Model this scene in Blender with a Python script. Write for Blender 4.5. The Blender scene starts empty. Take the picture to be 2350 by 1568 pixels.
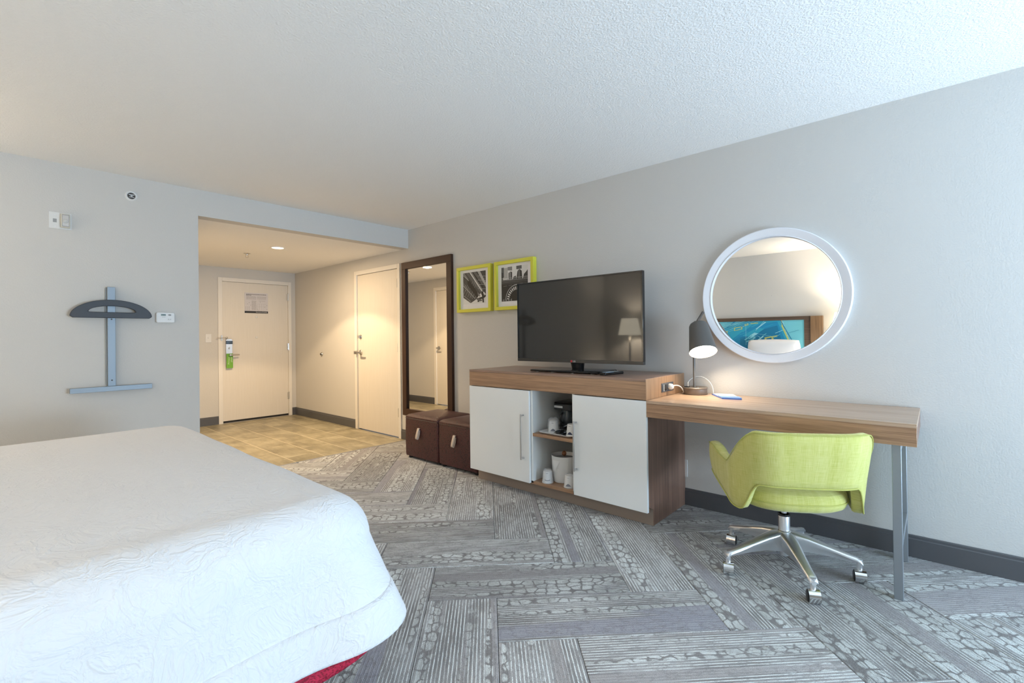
import bpy, bmesh, math, random
from mathutils import Vector, Matrix, noise
random.seed(7)
C = bpy.context.collection
S = bpy.context.scene
PI = math.pi

# ------------------------------------------------------------------ camera
# pinhole fitted to the photograph (2350x1568): f 1084.18 px, principal point 1184.5, 766.4
cam_d = bpy.data.cameras.new('camera')
cam = bpy.data.objects.new('camera', cam_d)
C.objects.link(cam)
S.camera = cam
yaw, pit, rol = 0.7264, 0.0051, -0.0118
fw = Vector((-math.sin(yaw)*math.cos(pit), math.cos(yaw)*math.cos(pit), math.sin(pit)))
rt = Vector((math.cos(yaw), math.sin(yaw), 0))
up = rt.cross(fw)
r2 = rt*math.cos(rol) + up*math.sin(rol)
u2 = up*math.cos(rol) - rt*math.sin(rol)
M = Matrix((( r2.x, u2.x, -fw.x, .7613), (r2.y, u2.y, -fw.y, -3.1405), (r2.z, u2.z, -fw.z, 1.1464), (0, 0, 0, 1)))
cam.matrix_world = M
cam_d.sensor_width = 36
cam_d.lens = 1084.18/2350*36
cam_d.shift_x = -(1184.47-1175)/2350
cam_d.shift_y = (766.4-784)/2350
cam_d.clip_start = .05

# ------------------------------------------------------------------ view, world, lights
S.view_settings.view_transform = 'Standard'
S.view_settings.look = 'None'
S.view_settings.gamma = 1
S.view_settings.use_curve_mapping = False
S.view_settings.exposure = 0.10
S.cycles.use_denoising = True
S.cycles.max_bounces = 8
S.cycles.diffuse_bounces = 6
S.cycles.use_adaptive_sampling = True
S.cycles.adaptive_threshold = .02
S.cycles.glossy_bounces = 6
S.cycles.transmission_bounces = 8
S.cycles.sample_clamp_indirect = 6
S.cycles.caustics_reflective = False
S.cycles.caustics_refractive = False
w = bpy.data.worlds.new('world')
S.world = w
w.use_nodes = True
w.node_tree.nodes['Background'].inputs[0].default_value = (.75, .87, 1, 1)
w.node_tree.nodes['Background'].inputs[1].default_value = 1.5

H = 2.3453          # room ceiling
HV = 2.1385         # entry ceiling
XP = -3.622         # partition plane
XF = -6.5155        # entry door wall
YV = -2.0055        # left wall of the entry
YH = -4.74          # headboard wall
XW = 3.3           # window wall
XT = -3.69          # tile / carpet line
WY0, WY1, WZ0, WZ1 = -2.1, -.22, .25, 1.70   # window opening

def area(name, loc, rot, sx, sy, power, col, spread=180):
    l = bpy.data.lights.new(name, 'AREA')
    l.shape = 'RECTANGLE'; l.size = sx; l.size_y = sy
    l.energy = power; l.color = col; l.spread = math.radians(spread)
    o = bpy.data.objects.new(name, l); C.objects.link(o)
    o.location = loc; o.rotation_euler = rot
    return o
def point(name, loc, power, col, rad=.03):
    l = bpy.data.lights.new(name, 'POINT')
    l.energy = power; l.color = col; l.shadow_soft_size = rad
    o = bpy.data.objects.new(name, l); C.objects.link(o); o.location = loc
    return o
# daylight coming in through the window on the right
area('window_daylight', (XW+.16, (WY0+WY1)/2, (WZ0+WZ1)/2), (0, math.radians(78), 0), WZ1-WZ0, WY1-WY0, 58, (.54, .77, 1))
# unseen fill lamp added outside the window, aimed up to brighten the ceiling
area('ceiling_fill', (XW+.75, (WY0+WY1)/2, .55), (0, math.radians(125), 0), 1.2, WY1-WY0, 198, (.60, .80, 1))
# entry downlight
sp = bpy.data.lights.new('downlight_bulb', 'SPOT')
sp.energy = 88; sp.color = (1, .72, .42); sp.spot_size = math.radians(118); sp.spot_blend = .16; sp.shadow_soft_size = .04
so = bpy.data.objects.new('downlight_bulb', sp); C.objects.link(so); so.location = (-4.569, -1.021, HV-.015)
gl = area('downlight_glow', (-4.569, -1.021, HV-.012), (0, 0, 0), .11, .11, 33, (1, .74, .46))
gl.data.shape = 'DISK'

# ------------------------------------------------------------------ materials
MATS = {}
def lin(r, g, b):
    def f(c):
        c /= 255
        return c/12.92 if c <= .04045 else ((c+.055)/1.055)**2.4
    return (f(r), f(g), f(b), 1)
def mat(name, col, rough=.5, metal=0, spec=.5, bump=0, bscale=100, emit=None, es=0, coat=0, sheen=0):
    if name in MATS: return MATS[name]
    m = bpy.data.materials.new(name); m.use_nodes = True
    p = m.node_tree.nodes['Principled BSDF']
    p.inputs['Base Color'].default_value = col
    p.inputs['Roughness'].default_value = rough
    p.inputs['Metallic'].default_value = metal
    p.inputs['Specular IOR Level'].default_value = spec
    p.inputs['Coat Weight'].default_value = coat
    p.inputs['Sheen Weight'].default_value = sheen
    if emit:
        p.inputs['Emission Color'].default_value = emit; p.inputs['Emission Strength'].default_value = es
    if bump:
        N = NT(m)
        n = N.noise(N.obj(), bscale, 3)
        N.bump(n, bump, .01)
    MATS[name] = m
    return m
class NT:
    def __init__(s, m):
        s.m = m; s.t = m.node_tree; s.n = s.t.nodes; s.l = s.t.links; s.p = s.n['Principled BSDF']
    def new(s, t, **k):
        x = s.n.new(t)
        for a, b in k.items(): setattr(x, a, b)
        return x
    def put(s, inp, v):
        if hasattr(v, 'is_output'): s.l.new(v, inp)
        else: inp.default_value = v
    def obj(s): return s.new('ShaderNodeTexCoord').outputs['Object']
    def rnd(s): return s.new('ShaderNodeObjectInfo').outputs['Random']
    def geo(s, k='Position'): return s.new('ShaderNodeNewGeometry').outputs[k]
    def map(s, v, sc=(1, 1, 1), loc=(0, 0, 0), rot=(0, 0, 0)):
        x = s.new('ShaderNodeMapping'); s.l.new(v, x.inputs[0])
        s.put(x.inputs['Scale'], sc); s.put(x.inputs['Location'], loc); s.put(x.inputs['Rotation'], rot)
        return x.outputs[0]
    def noise(s, v, sc, det=2, rough=.5, dist=0, out='Fac'):
        x = s.new('ShaderNodeTexNoise'); s.l.new(v, x.inputs['Vector'])
        x.inputs['Scale'].default_value = sc; x.inputs['Detail'].default_value = det
        x.inputs['Roughness'].default_value = rough; x.inputs['Distortion'].default_value = dist
        return x.outputs[out]
    def voro(s, v, sc, feat='F1', rnd=1):
        x = s.new('ShaderNodeTexVoronoi', feature=feat); s.l.new(v, x.inputs['Vector'])
        x.inputs['Scale'].default_value = sc; x.inputs['Randomness'].default_value = rnd
        return x
    def math(s, op, a, b=0, c=0, clamp=False):
        x = s.new('ShaderNodeMath', operation=op, use_clamp=clamp)
        s.put(x.inputs[0], a); s.put(x.inputs[1], b); s.put(x.inputs[2], c)
        return x.outputs[0]
    def vmath(s, op, a, b):
        x = s.new('ShaderNodeVectorMath', operation=op); s.put(x.inputs[0], a); s.put(x.inputs[1], b)
        return x.outputs[0]
    def sep(s, v):
        x = s.new('ShaderNodeSeparateXYZ'); s.l.new(v, x.inputs[0]); return x.outputs
    def comb(s, a, b, c=0):
        x = s.new('ShaderNodeCombineXYZ'); s.put(x.inputs[0], a); s.put(x.inputs[1], b); s.put(x.inputs[2], c); return x.outputs[0]
    def ramp(s, f, pts, mode='LINEAR'):
        x = s.new('ShaderNodeValToRGB'); s.l.new(f, x.inputs[0]); r = x.color_ramp; r.interpolation = mode
        while len(r.elements) < len(pts): r.elements.new(.5)
        for e, (p, c) in zip(r.elements, pts): e.position = p; e.color = c if len(c) == 4 else (*c, 1)
        return x.outputs[0]
    def mix(s, f, a, b, mode='MIX'):
        x = s.new('ShaderNodeMix', data_type='RGBA', blend_type=mode)
        s.put(x.inputs[0], f); s.put(x.inputs[6], a); s.put(x.inputs[7], b)
        return x.outputs[2]
    def smooth(s, v, a, b):
        x = s.new('ShaderNodeMapRange', interpolation_type='SMOOTHSTEP')
        s.put(x.inputs[0], v); x.inputs[1].default_value = a; x.inputs[2].default_value = b
        return x.outputs[0]
    def bump(s, h, st=.3, d=.01):
        x = s.new('ShaderNodeBump'); x.inputs['Strength'].default_value = st; x.inputs['Distance'].default_value = d
        s.l.new(h, x.inputs['Height']); s.l.new(x.outputs[0], s.p.inputs['Normal'])
    def col(s, v): s.put(s.p.inputs['Base Color'], v)

def g(v): return (v, v, v, 1)

# painted orange-peel wall
def paint(name, col, strength, scale, rough=.85):
    m = mat(name, col, rough, spec=.25); N = NT(m)
    v = N.geo()
    a = N.noise(v, scale, 3, .55); b = N.noise(v, scale*.22, 2)
    N.bump(N.math('ADD', N.math('MULTIPLY', N.smooth(a, .35, .7), 1), b), strength, .004)
    return m
wall_m = paint('wall_paint', (.60, .585, .56, 1), .14, 120)
ceil_m = paint('ceiling_texture', (.86, .85, .83, 1), .34, 115)
base_m = mat('baseboard_grey', (.088, .088, .094, 1), .38)
trim_m = mat('door_trim_cream', (.76, .73, .68, 1), .45)
# door laminate with a faint vertical grain
door_m = mat('door_laminate', (.65, .59, .51, 1), .5); N = NT(door_m)
n = N.noise(N.map(N.obj(), (60, 60, 1.2)), 3, 4)
N.col(N.mix(N.smooth(n, .3, .7), (.695, .65, .58, 1), (.725, .68, .615, 1)))

def wood(name, light, dark, axis, rough=.36, sc=1.0):
    m = mat(name, light, rough); N = NT(m)
    v = N.obj()
    s = [34*sc, 34*sc, 34*sc]; s[axis] = .7*sc
    n1 = N.noise(N.map(v, tuple(s)), 1.6, 5, .62, .35)
    s2 = [210*sc]*3; s2[axis] = 3.0*sc
    n2 = N.noise(N.map(v, tuple(s2)), 1.5, 3, .6)
    c = N.ramp(N.math('ADD', N.math('MULTIPLY', n1, .5), N.math('MULTIPLY', n2, .5)),
               [(.36, dark), (.46, tuple(.5*a+.5*b for a, b in zip(light, dark))), (.56, light), (.68, tuple(min(1, 1.18*a) for a in light[:3])+(1,))])
    N.col(c); N.bump(n2, .06, .002)
    return m
wd_l, wd_d = (.300, .165, .088, 1), (.125, .062, .034, 1)
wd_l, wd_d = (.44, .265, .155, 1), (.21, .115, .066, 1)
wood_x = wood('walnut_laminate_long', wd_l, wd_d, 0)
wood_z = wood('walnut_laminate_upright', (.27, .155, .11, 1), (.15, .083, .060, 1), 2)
wood_end = wood('walnut_laminate_end', (.36, .215, .12, 1), (.22, .12, .065, 1), 2)
wood_top = wood('walnut_laminate_top', (.34, .22, .165, 1), (.23, .145, .105, 1), 0, .30)
hb_wood = wood('headboard_wood', (.13, .085, .06, 1), (.06, .04, .03, 1), 0)
hb_wood2 = wood('headboard_post_wood', (.24, .15, .085, 1), (.13, .08, .045, 1), 2)

white_lam = mat('white_laminate', (.88, .90, .90, 1), .38)
white_in = mat('white_interior', (.82, .84, .83, 1), .5)
toe_m = mat('taupe_kick_metal', (.31, .245, .20, 1), .4)
steel = mat('brushed_steel', (.62, .63, .64, 1), .3, 1)
chrome = mat('polished_aluminium', (.86, .87, .89, 1), .30, .9)
chromes = mat('chrome', (.8, .8, .8, 1), .08, 1)
greymetal = mat('silver_painted_steel', (.30, .33, .36, 1), .38, .55)
rackmetal = mat('satin_aluminium', (.27, .32, .37, 1), .5, .4)
rackdark = mat('charcoal_plastic', (.032, .037, .047, 1), .5)
blackp = mat('black_plastic', (.012, .012, .013, 1), .32)
blackg = mat('black_gloss', (.008, .008, .009, 1), .12)
screen_m = mat('tv_screen', (.034, .031, .027, 1), .035, 0, .5)
mirror_m = mat('mirror_glass', (.93, .93, .92, 1), .0, 1)
white_fr = mat('white_lacquer', (.78, .79, .83, 1), .4)
brown_fr = mat('brown_mirror_frame', (.052, .024, .014, 1), .5, 0, .3)
lime_fr = mat('lime_frame', (.66, .64, .06, 1), .42)
matboard = mat('white_mat', (.80, .79, .83, 1), .7)
white_pl = mat('white_plastic', (.70, .70, .69, 1), .4)
grey_pl = mat('grey_plastic', (.30, .31, .31, 1), .5)
lampgrey = mat('lamp_grey_metal', (.125, .118, .110, 1), .42, .3)
bronze = mat('lamp_base_bronze', (.20, .17, .145, 1), .42, .35)
lampdark = mat('lamp_dark', (.05, .045, .04, 1), .5)
bulb_m = mat('lamp_diffuser', (1, .98, .95, 1), .5, emit=(1, .93, .82, 1), es=9)
down_m = mat('downlight_lens', (1, .9, .7, 1), .5, emit=(1, .80, .42, 1), es=6)
nickel = mat('satin_nickel', (.55, .53, .5, 1), .28, 1)
dark_gap = mat('dark_rubber', (.015, .014, .013, 1), .7)
green_tag = mat('green_card', (.16, .40, .035, 1), .5)
paper = mat('white_paper', (.62, .60, .62, 1), .6)
ink = mat('black_ink', (.02, .02, .02, 1), .5)
ink2 = mat('grey_ink', (.33, .31, .32, 1), .6)
blue_m = mat('blue_cover', (.05, .13, .45, 1), .4)
ceramic = mat('white_paper_cup', (.74, .74, .73, 1), .5)
navy = mat('navy_print', (.03, .04, .09, 1), .5)
knobwood = mat('round_knob_wood', (.20, .075, .025, 1), .4)
grey_lid = mat('grey_lid', (.26, .27, .29, 1), .4)
strap_m = mat('cream_leather', (.60, .52, .45, 1), .6)
grout_m = mat('tile_grout', (.66, .58, .44, 1), .8)
strip_m = mat('metal_threshold', (.45, .44, .43, 1), .4, .5)
joint_m = mat('carpet_joint', (.10, .10, .10, 1), .95)
cord_m = mat('white_cord', (.72, .71, .67, 1), .45)
clear_m = mat('clear_cord', (.55, .58, .6, 1), .2)
linen = mat('white_pillowcase', (.80, .80, .82, 1), .8, bump=.2, bscale=20)

# glass-like thin plastic
def glassy(name, col, alpha):
    m = mat(name, col, .12); m.node_tree.nodes['Principled BSDF'].inputs['Alpha'].default_value = alpha
    return m
wrap_m = glassy('clear_wrap', (.9, .92, .95, 1), .24)
carafe_m = glassy('dark_carafe_glass', (.06, .07, .08, 1), .75)

# carpet tile
def carpet():
    m = mat('carpet_tile_weave', (.2, .2, .2, 1), .95, spec=.1); N = NT(m)
    o = N.obj(); r = N.rnd(); x, y, z = N.sep(o)
    rr = N.math('MULTIPLY', r, 97.0)
    r2_ = N.math('FRACT', N.math('MULTIPLY', r, 913.7))
    sg = N.math('SUBTRACT', N.math('MULTIPLY', N.math('GREATER_THAN', r2_, .5), 2), 1)
    yy = N.math('MULTIPLY', y, sg)                     # half of the tiles turned round
    # slow variation across the tile picks the style of each band
    yb = N.comb(N.math('MULTIPLY', x, .35), N.math('MULTIPLY', yy, 9.5), rr)
    band = N.noise(yb, 1.0, 1.0, .4)
    patch = N.noise(N.comb(N.math('MULTIPLY', x, 3), N.math('MULTIPLY', y, 8), rr), 1.2, 3, .55)
    fine = N.noise(N.comb(N.math('MULTIPLY', x, 60), N.math('MULTIPLY', y, 190), rr), 1.0, 2, .7)
    # thin lines, some doubled
    ph = N.math('ADD', N.math('MULTIPLY', y, 2*PI/.0136), N.math('MULTIPLY', N.noise(N.comb(N.math('MULTIPLY', x, 30), N.math('MULTIPLY', y, 20), rr), 1, 2), .9))
    ln = N.smooth(N.math('SINE', ph), .15, .75)
    brk = N.smooth(N.noise(N.comb(N.math('MULTIPLY', x, 9), N.math('MULTIPLY', y, 85), rr), 1, 2), .38, .50)
    ln = N.math('MULTIPLY', ln, N.math('ADD', N.math('MULTIPLY', brk, .6), .4))
    # pebbles
    wob = N.noise(N.comb(N.math('MULTIPLY', x, 16), N.math('MULTIPLY', y, 16), rr), 1, 1, out='Color')
    pv = N.vmath('ADD', N.comb(N.math('MULTIPLY', x, 19), N.math('MULTIPLY', y, 29), rr), N.vmath('MULTIPLY', wob, (.5, .5, 0)))
    vd = N.voro(pv, 1.0, 'DISTANCE_TO_EDGE', .62)
    edge = N.math('ADD', vd.outputs['Distance'], N.math('MULTIPLY', N.math('SUBTRACT', fine, .5), .30))
    vf = N.voro(pv, 1.0, 'F1', .62)
    peb = N.math('MULTIPLY', N.smooth(edge, .02, .10), N.math('SUBTRACT', 1, N.smooth(N.math('ADD', vf.outputs['Distance'], N.math('MULTIPLY', N.math('SUBTRACT', fine, .5), .34)), .56, .72)))
    # masks
    solid = N.math('MULTIPLY', N.smooth(band, .605, .625), 1)
    pmask = N.smooth(N.noise(N.comb(N.math('MULTIPLY', x, .9), N.math('MULTIPLY', yy, 11.5), N.math('ADD', rr, 11)), 1, 1.2), .50, .56)
    dark = (.27, .26, .26, 1); mid = (.43, .425, .43, 1); light = (.74, .77, .77, 1)
    c_line = N.mix(ln, N.mix(N.smooth(patch, .35, .65), dark, mid), light)
    c_peb = N.mix(peb, dark, N.mix(N.math('MULTIPLY', N.smooth(patch, .4, .6), .8), (.54, .555, .55, 1), light))
    c = N.mix(pmask, c_line, c_peb)
    tint = N.mix(N.math('FRACT', N.math('MULTIPLY', r, 37.3)), (.40, .375, .355, 1), (.38, .38, .44, 1))
    c = N.mix(N.math('MULTIPLY', solid, .85), c, tint)
    # streaky dark veins
    vein = N.math('ABSOLUTE', N.math('SUBTRACT', N.noise(N.comb(N.math('MULTIPLY', x, 8), N.math('MULTIPLY', y, 26), rr), 1, 4, .65), .5))
    c = N.mix(N.math('MULTIPLY', N.math('SUBTRACT', 1, N.smooth(vein, .0, .035)), .55), c, dark)
    # yarn speckle
    sp_ = N.noise(N.geo(), 420, 1)
    c = N.mix(1.0, c, N.ramp(sp_, [(.3, g(.68)), (.7, g(1.22))]), 'MULTIPLY')
    br = N.math('ADD', .84, N.math('MULTIPLY', N.math('FRACT', N.math('MULTIPLY', r, 53.1)), .32))
    c = N.mix(1.0, c, N.comb(br, br, br), 'MULTIPLY')
    N.col(c)
    N.bump(N.math('ADD', sp_, N.math('MULTIPLY', ln, .5)), .5, .004)
    return m
carpet_m = carpet()
# ceramic tile
tile_m = mat('porcelain_tile', (.3, .27, .2, 1), .36); N = NT(tile_m)
rr = N.math('MULTIPLY', N.rnd(), 50)
v = N.vmath('ADD', N.obj(), N.comb(rr, rr, rr))
n1 = N.noise(v, 3.2, 5, .6, .4); n2 = N.noise(N.map(v, (1, 4, 1)), 6, 4, .6)
f = N.math('ADD', N.math('MULTIPLY', n1, .65), N.math('MULTIPLY', n2, .35))
N.col(N.ramp(f, [(.36, (.19, .165, .105, 1)), (.5, (.30, .262, .170, 1)), (.64, (.43, .385, .265, 1))]))
N.bump(n2, .08, .003)
# croc leather
croc = mat('crocodile_leather', (.06, .02, .02, 1), .36); N = NT(croc)
vv = N.voro(N.map(N.obj(), (1, 1, .8)), 72, 'DISTANCE_TO_EDGE', .75)
cell = N.smooth(vv.outputs['Distance'], .02, .13)
N.col(N.mix(cell, (.026, .008, .009, 1), (.080, .020, .020, 1)))
N.bump(cell, .35, .003)
# lime woven fabric
lime = mat('lime_fabric', (.5, .6, .1, 1), .85, spec=.15, sheen=.25); N = NT(lime)
x, y, z = N.sep(N.obj())
ang = N.math('MULTIPLY', N.math('ARCTAN2', x, y), .27)
a = N.noise(N.comb(N.math('MULTIPLY', ang, 620), N.math('MULTIPLY', z, 16)), 1, 2, .6)
b = N.noise(N.comb(N.math('MULTIPLY', ang, 20), N.math('MULTIPLY', z, 600)), 1, 2, .6)
aa = N.noise(N.comb(N.math('MULTIPLY', ang, 35), N.math('MULTIPLY', z, 2)), 1, 1)
f = N.math('ADD', N.math('ADD', N.math('MULTIPLY', a, .4), N.math('MULTIPLY', b, .4)), N.math('MULTIPLY', aa, .25))
N.col(N.ramp(f, [(.36, (.41, .41, .085, 1)), (.5, (.53, .52, .15, 1)), (.64, (.62, .60, .235, 1))]))
N.bump(f, .25, .003)
pipe_m = mat('lime_piping', (.46, .46, .12, 1), .8)
# coverlet
cover = mat('white_matelasse', (.775, .78, .80, 1), .85, spec=.15); N = NT(cover)
v = N.obj()
w1 = N.noise(N.map(v, (1, 1, 1.2)), 3.0, 2, out='Color')
vd = N.vmath('ADD', v, N.vmath('MULTIPLY', w1, (.30, .30, .30)))
c1 = N.math('ABSOLUTE', N.math('SUBTRACT', N.noise(vd, 12, 3, .55, 1.0), .5))
c2 = N.math('ABSOLUTE', N.math('SUBTRACT', N.noise(vd, 30, 3, .6, .8), .5))
ridge = N.math('ADD', N.math('MULTIPLY', N.math('SUBTRACT', 1, N.smooth(c1, 0, .07)), 1.0), N.math('MULTIPLY', N.math('SUBTRACT', 1, N.smooth(c2, 0, .09)), .55))
N.bump(N.math('ADD', ridge, N.math('MULTIPLY', N.noise(v, 5, 2), .8)), .36, .005)
red_m = mat('crimson_knit', (.42, .012, .045, 1), .8); N = NT(red_m)
sp_ = N.noise(N.map(N.obj(), (1, 1, 1.5)), 160, 2)
N.col(N.mix(N.smooth(sp_, .35, .6), (.22, .004, .02, 1), (.52, .016, .06, 1))); N.bump(sp_, .4, .004)

# ------------------------------------------------------------------ mesh helper
class MB:
    def __init__(s): s.v = []; s.f = []; s.m = []; s.uv = None
    def add(s, vs, fs, mi=0):
        k = len(s.v); s.v += [tuple(p) for p in vs]
        s.f += [tuple(i+k for i in f) for f in fs]; s.m += [mi]*len(fs); return s
    def box(s, x0, x1, y0, y1, z0, z1, mi=0, T=None):
        vs = [(x, y, z) for z in (z0, z1) for y in (y0, y1) for x in (x0, x1)]
        if T: vs = [T @ Vector(p) for p in vs]
        return s.add(vs, [(0, 2, 3, 1), (4, 5, 7, 6), (0, 1, 5, 4), (2, 6, 7, 3), (0, 4, 6, 2), (1, 3, 7, 5)], mi)
    def rings(s, rings, cap0=True, cap1=True, mi=0, closed=True):
        n = len(rings[0]); vs = [p for r in rings for p in r]; fs = []
        for i in range(len(rings)-1):
            for j in range(n if closed else n-1):
                k = (j+1) % n
                fs.append((i*n+j, i*n+k, (i+1)*n+k, (i+1)*n+j))
        if cap0: fs.append(tuple(range(n))[::-1])
        if cap1: fs.append(tuple((len(rings)-1)*n+j for j in range(n)))
        return s.add(vs, fs, mi)
    def lathe(s, prof, c=(0, 0, 0), ax=(0, 0, 1), seg=32, mi=0, cap=True):
        ax = Vector(ax).normalized(); a = ax.orthogonal().normalized(); b = ax.cross(a); c = Vector(c)
        R = [[c + ax*h + (a*math.cos(2*PI*j/seg) + b*math.sin(2*PI*j/seg))*r for j in range(seg)] for r, h in prof]
        return s.rings(R, cap, cap, mi)
    def cyl(s, p0, p1, r0, r1=None, seg=16, mi=0):
        p0, p1 = Vector(p0), Vector(p1); r1 = r0 if r1 is None else r1
        return s.lathe([(r0, 0), (r1, (p1-p0).length)], p0, p1-p0, seg, mi)
    def tube(s, pts, r, seg=8, mi=0, smooth=0):
        pts = [Vector(p) for p in pts]
        for _ in range(smooth):
            q = [pts[0]]
            for a, b in zip(pts, pts[1:]): q += [a.lerp(b, .25), a.lerp(b, .75)]
            pts = q+[pts[-1]]
        R = []; n0 = None
        for i, p in enumerate(pts):
            t = (pts[min(i+1, len(pts)-1)]-pts[max(i-1, 0)]).normalized()
            if n0 is None: n0 = t.orthogonal().normalized()
            n0 = (n0 - t*n0.dot(t)).normalized(); b = t.cross(n0)
            rr = r[i] if isinstance(r, (list, tuple)) else r
            R.append([p+(n0*math.cos(2*PI*j/seg)+b*math.sin(2*PI*j/seg))*rr for j in range(seg)])
        return s.rings(R, mi=mi)
    def prism(s, pts, d, mi=0, flip=False):
        n = len(pts); d = Vector(d)
        vs = [Vector(p) for p in pts]+[Vector(p)+d for p in pts]
        fs = [tuple(range(n))[::-1], tuple(range(n, 2*n))]+[(j, (j+1) % n, n+(j+1) % n, n+j) for j in range(n)]
        return s.add(vs, fs, mi)
    def grid(s, fn, nu, nv, mi=0):
        vs = [fn(i/nu, j/nv) for i in range(nu+1) for j in range(nv+1)]
        fs = [(i*(nv+1)+j, (i+1)*(nv+1)+j, (i+1)*(nv+1)+j+1, i*(nv+1)+j+1) for i in range(nu) for j in range(nv)]
        return s.add(vs, fs, mi)
    def build(s, name, mats, parent=None, smooth=False, bevel=0, seg=2, sub=0, world=False, fix=True, auto=40):
        me = bpy.data.meshes.new(name)
        off = Vector((0, 0, 0))
        if parent is not None and world:
            off = parent.matrix_world.translation if parent.parent is None else Vector(parent.get('_o', (0, 0, 0)))
        vs = [Vector(p)-off for p in s.v] if world and parent is not None else s.v
        me.from_pydata([tuple(p) for p in vs], [], s.f); me.update()
        if fix:
            bm = bmesh.new(); bm.from_mesh(me); bmesh.ops.recalc_face_normals(bm, faces=bm.faces); bm.to_mesh(me); bm.free()
        if not isinstance(mats, (list, tuple)): mats = [mats]
        for m in mats: me.materials.append(m)
        for p, mi in zip(me.polygons, s.m): p.material_index = mi
        o = bpy.data.objects.new(name, me); C.objects.link(o)
        if parent is not None: o.parent = parent
        if bevel:
            b = o.modifiers.new('bevel', 'BEVEL'); b.width = bevel; b.segments = seg; b.limit_method = 'ANGLE'; b.angle_limit = math.radians(35)
            smooth = True
        if sub:
            b = o.modifiers.new('sub', 'SUBSURF'); b.levels = b.render_levels = sub; smooth = True
        if smooth:
            for p in me.polygons: p.use_smooth = True
            if not sub: me.set_sharp_from_angle(angle=math.radians(auto))
        return o
def thing(name, label, cat, loc=(0, 0, 0), rz=0, group=None):
    o = bpy.data.objects.new(name, None); C.objects.link(o)
    o.empty_display_size = .1
    o.location = loc; o.rotation_euler = (0, 0, rz); o['label'] = label; o['category'] = cat
    o.matrix_world = Matrix.Translation(loc) @ Matrix.Rotation(rz, 4, 'Z')
    if group: o['group'] = group
    return o
def tag(o, label, cat, group=None):
    o['label'] = label; o['category'] = cat
    if group: o['group'] = group
    return o
def struct(o): o['kind'] = 'structure'; return o
def origin(o, p):            # move a top-level mesh's origin to p, keeping it in place
    p = Vector(p); o.data.transform(Matrix.Translation(-p)); o.location = p
    return o
def bx(*a): return MB().box(*a)
def rrect(x0, x1, y0, y1, r, n=6):   # rounded rectangle outline, counter-clockwise
    P = []
    for cx, cy, a0 in ((x1-r, y0+r, -90), (x1-r, y1-r, 0), (x0+r, y1-r, 90), (x0+r, y0+r, 180)):
        for k in range(n+1):
            a = math.radians(a0+90*k/n); P.append((cx+r*math.cos(a), cy+r*math.sin(a)))
    return P

# ------------------------------------------------------------------ structure
sub_m = mat('subfloor', (.12, .115, .11, 1), .9)
floor = struct(bx(XF-.1, XW+.1, YH-.1, .1, -.12, -.010).build('floor', [sub_m]))
struct(bx(XP, XW+.1, YH-.1, .12, H, H+.12).build('ceiling', [ceil_m]))
struct(bx(XF-.1, XP-.02, YV-.12, .12, HV, HV+.12).build('ceiling_entry', [ceil_m]))
# right wall with the closet door opening
DX0, DX1, DZ = -4.766, -3.775, 1.990
wr = MB()
wr.box(XF-.1, DX0+.01, 0, .12, -.01, H+.01); wr.box(DX0+.01, DX1-.01, 0, .12, DZ-.01, H+.01); wr.box(DX1-.01, XW+.1, 0, .12, -.01, H+.01)
struct(wr.build('wall_right', [wall_m]))
# partition: solid left part plus header over the entry opening
wp = MB(); wp.box(XP-.12, XP, YH-.1, YV, -.01, H+.01); wp.box(XP-.12, XP, YV, 0, HV-.001, H+.01)
struct(wp.build('wall_partition', [wall_m]))
# entry left wall with bathroom door opening
BX0, BX1 = -5.66, -4.76
wl = MB(); wl.box(XF-.1, BX0+.01, YV-.12, YV, -.01, HV+.01); wl.box(BX0+.01, BX1-.01, YV-.12, YV, DZ-.01, HV+.01); wl.box(BX1-.01, XP-.12, YV-.12, YV, -.01, HV+.01)
struct(wl.build('wall_entry', [wall_m]))
# entry far wall with the door opening
EY0, EY1, EZ = -1.037, -.0624, 1.999
wf = MB(); wf.box(XF-.12, XF, YV-.12, EY0+.01, -.01, HV+.01); wf.box(XF-.12, XF, EY0+.01, EY1-.01, EZ-.01, HV+.01); wf.box(XF-.12, XF, EY1-.01, .12, -.01, HV+.01)
struct(wf.build('wall_far', [wall_m]))
struct(bx(XP-.12, XW+.1, YH-.12, YH, -.01, H+.01).build('wall_headboard', [wall_m]))
ww = MB(); ww.box(XW, XW+.12, YH-.1, WY0, -.01, H+.01); ww.box(XW, XW+.12, WY1, .12, -.01, H+.01)
ww.box(XW, XW+.12, WY0, WY1, -.01, WZ0); ww.box(XW, XW+.12, WY0, WY1, WZ1, H+.01)
struct(ww.build('wall_window', [wall_m]))
wn = MB()
for a in (WY0, (WY0+WY1)/2-.025, WY1-.05): wn.box(XW+.03, XW+.08, a, a+.05, WZ0, WZ1)
wn.box(XW+.03, XW+.08, WY0, WY1, WZ0, WZ0+.05); wn.box(XW+.03, XW+.08, WY0, WY1, WZ1-.05, WZ1)
win = struct(wn.build('window_1', [white_fr]))
bx(XW-.03, XW+.1, WY0-.03, WY1+.03, WZ0-.03, WZ0).build('window_sill', [white_fr], win)

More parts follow.
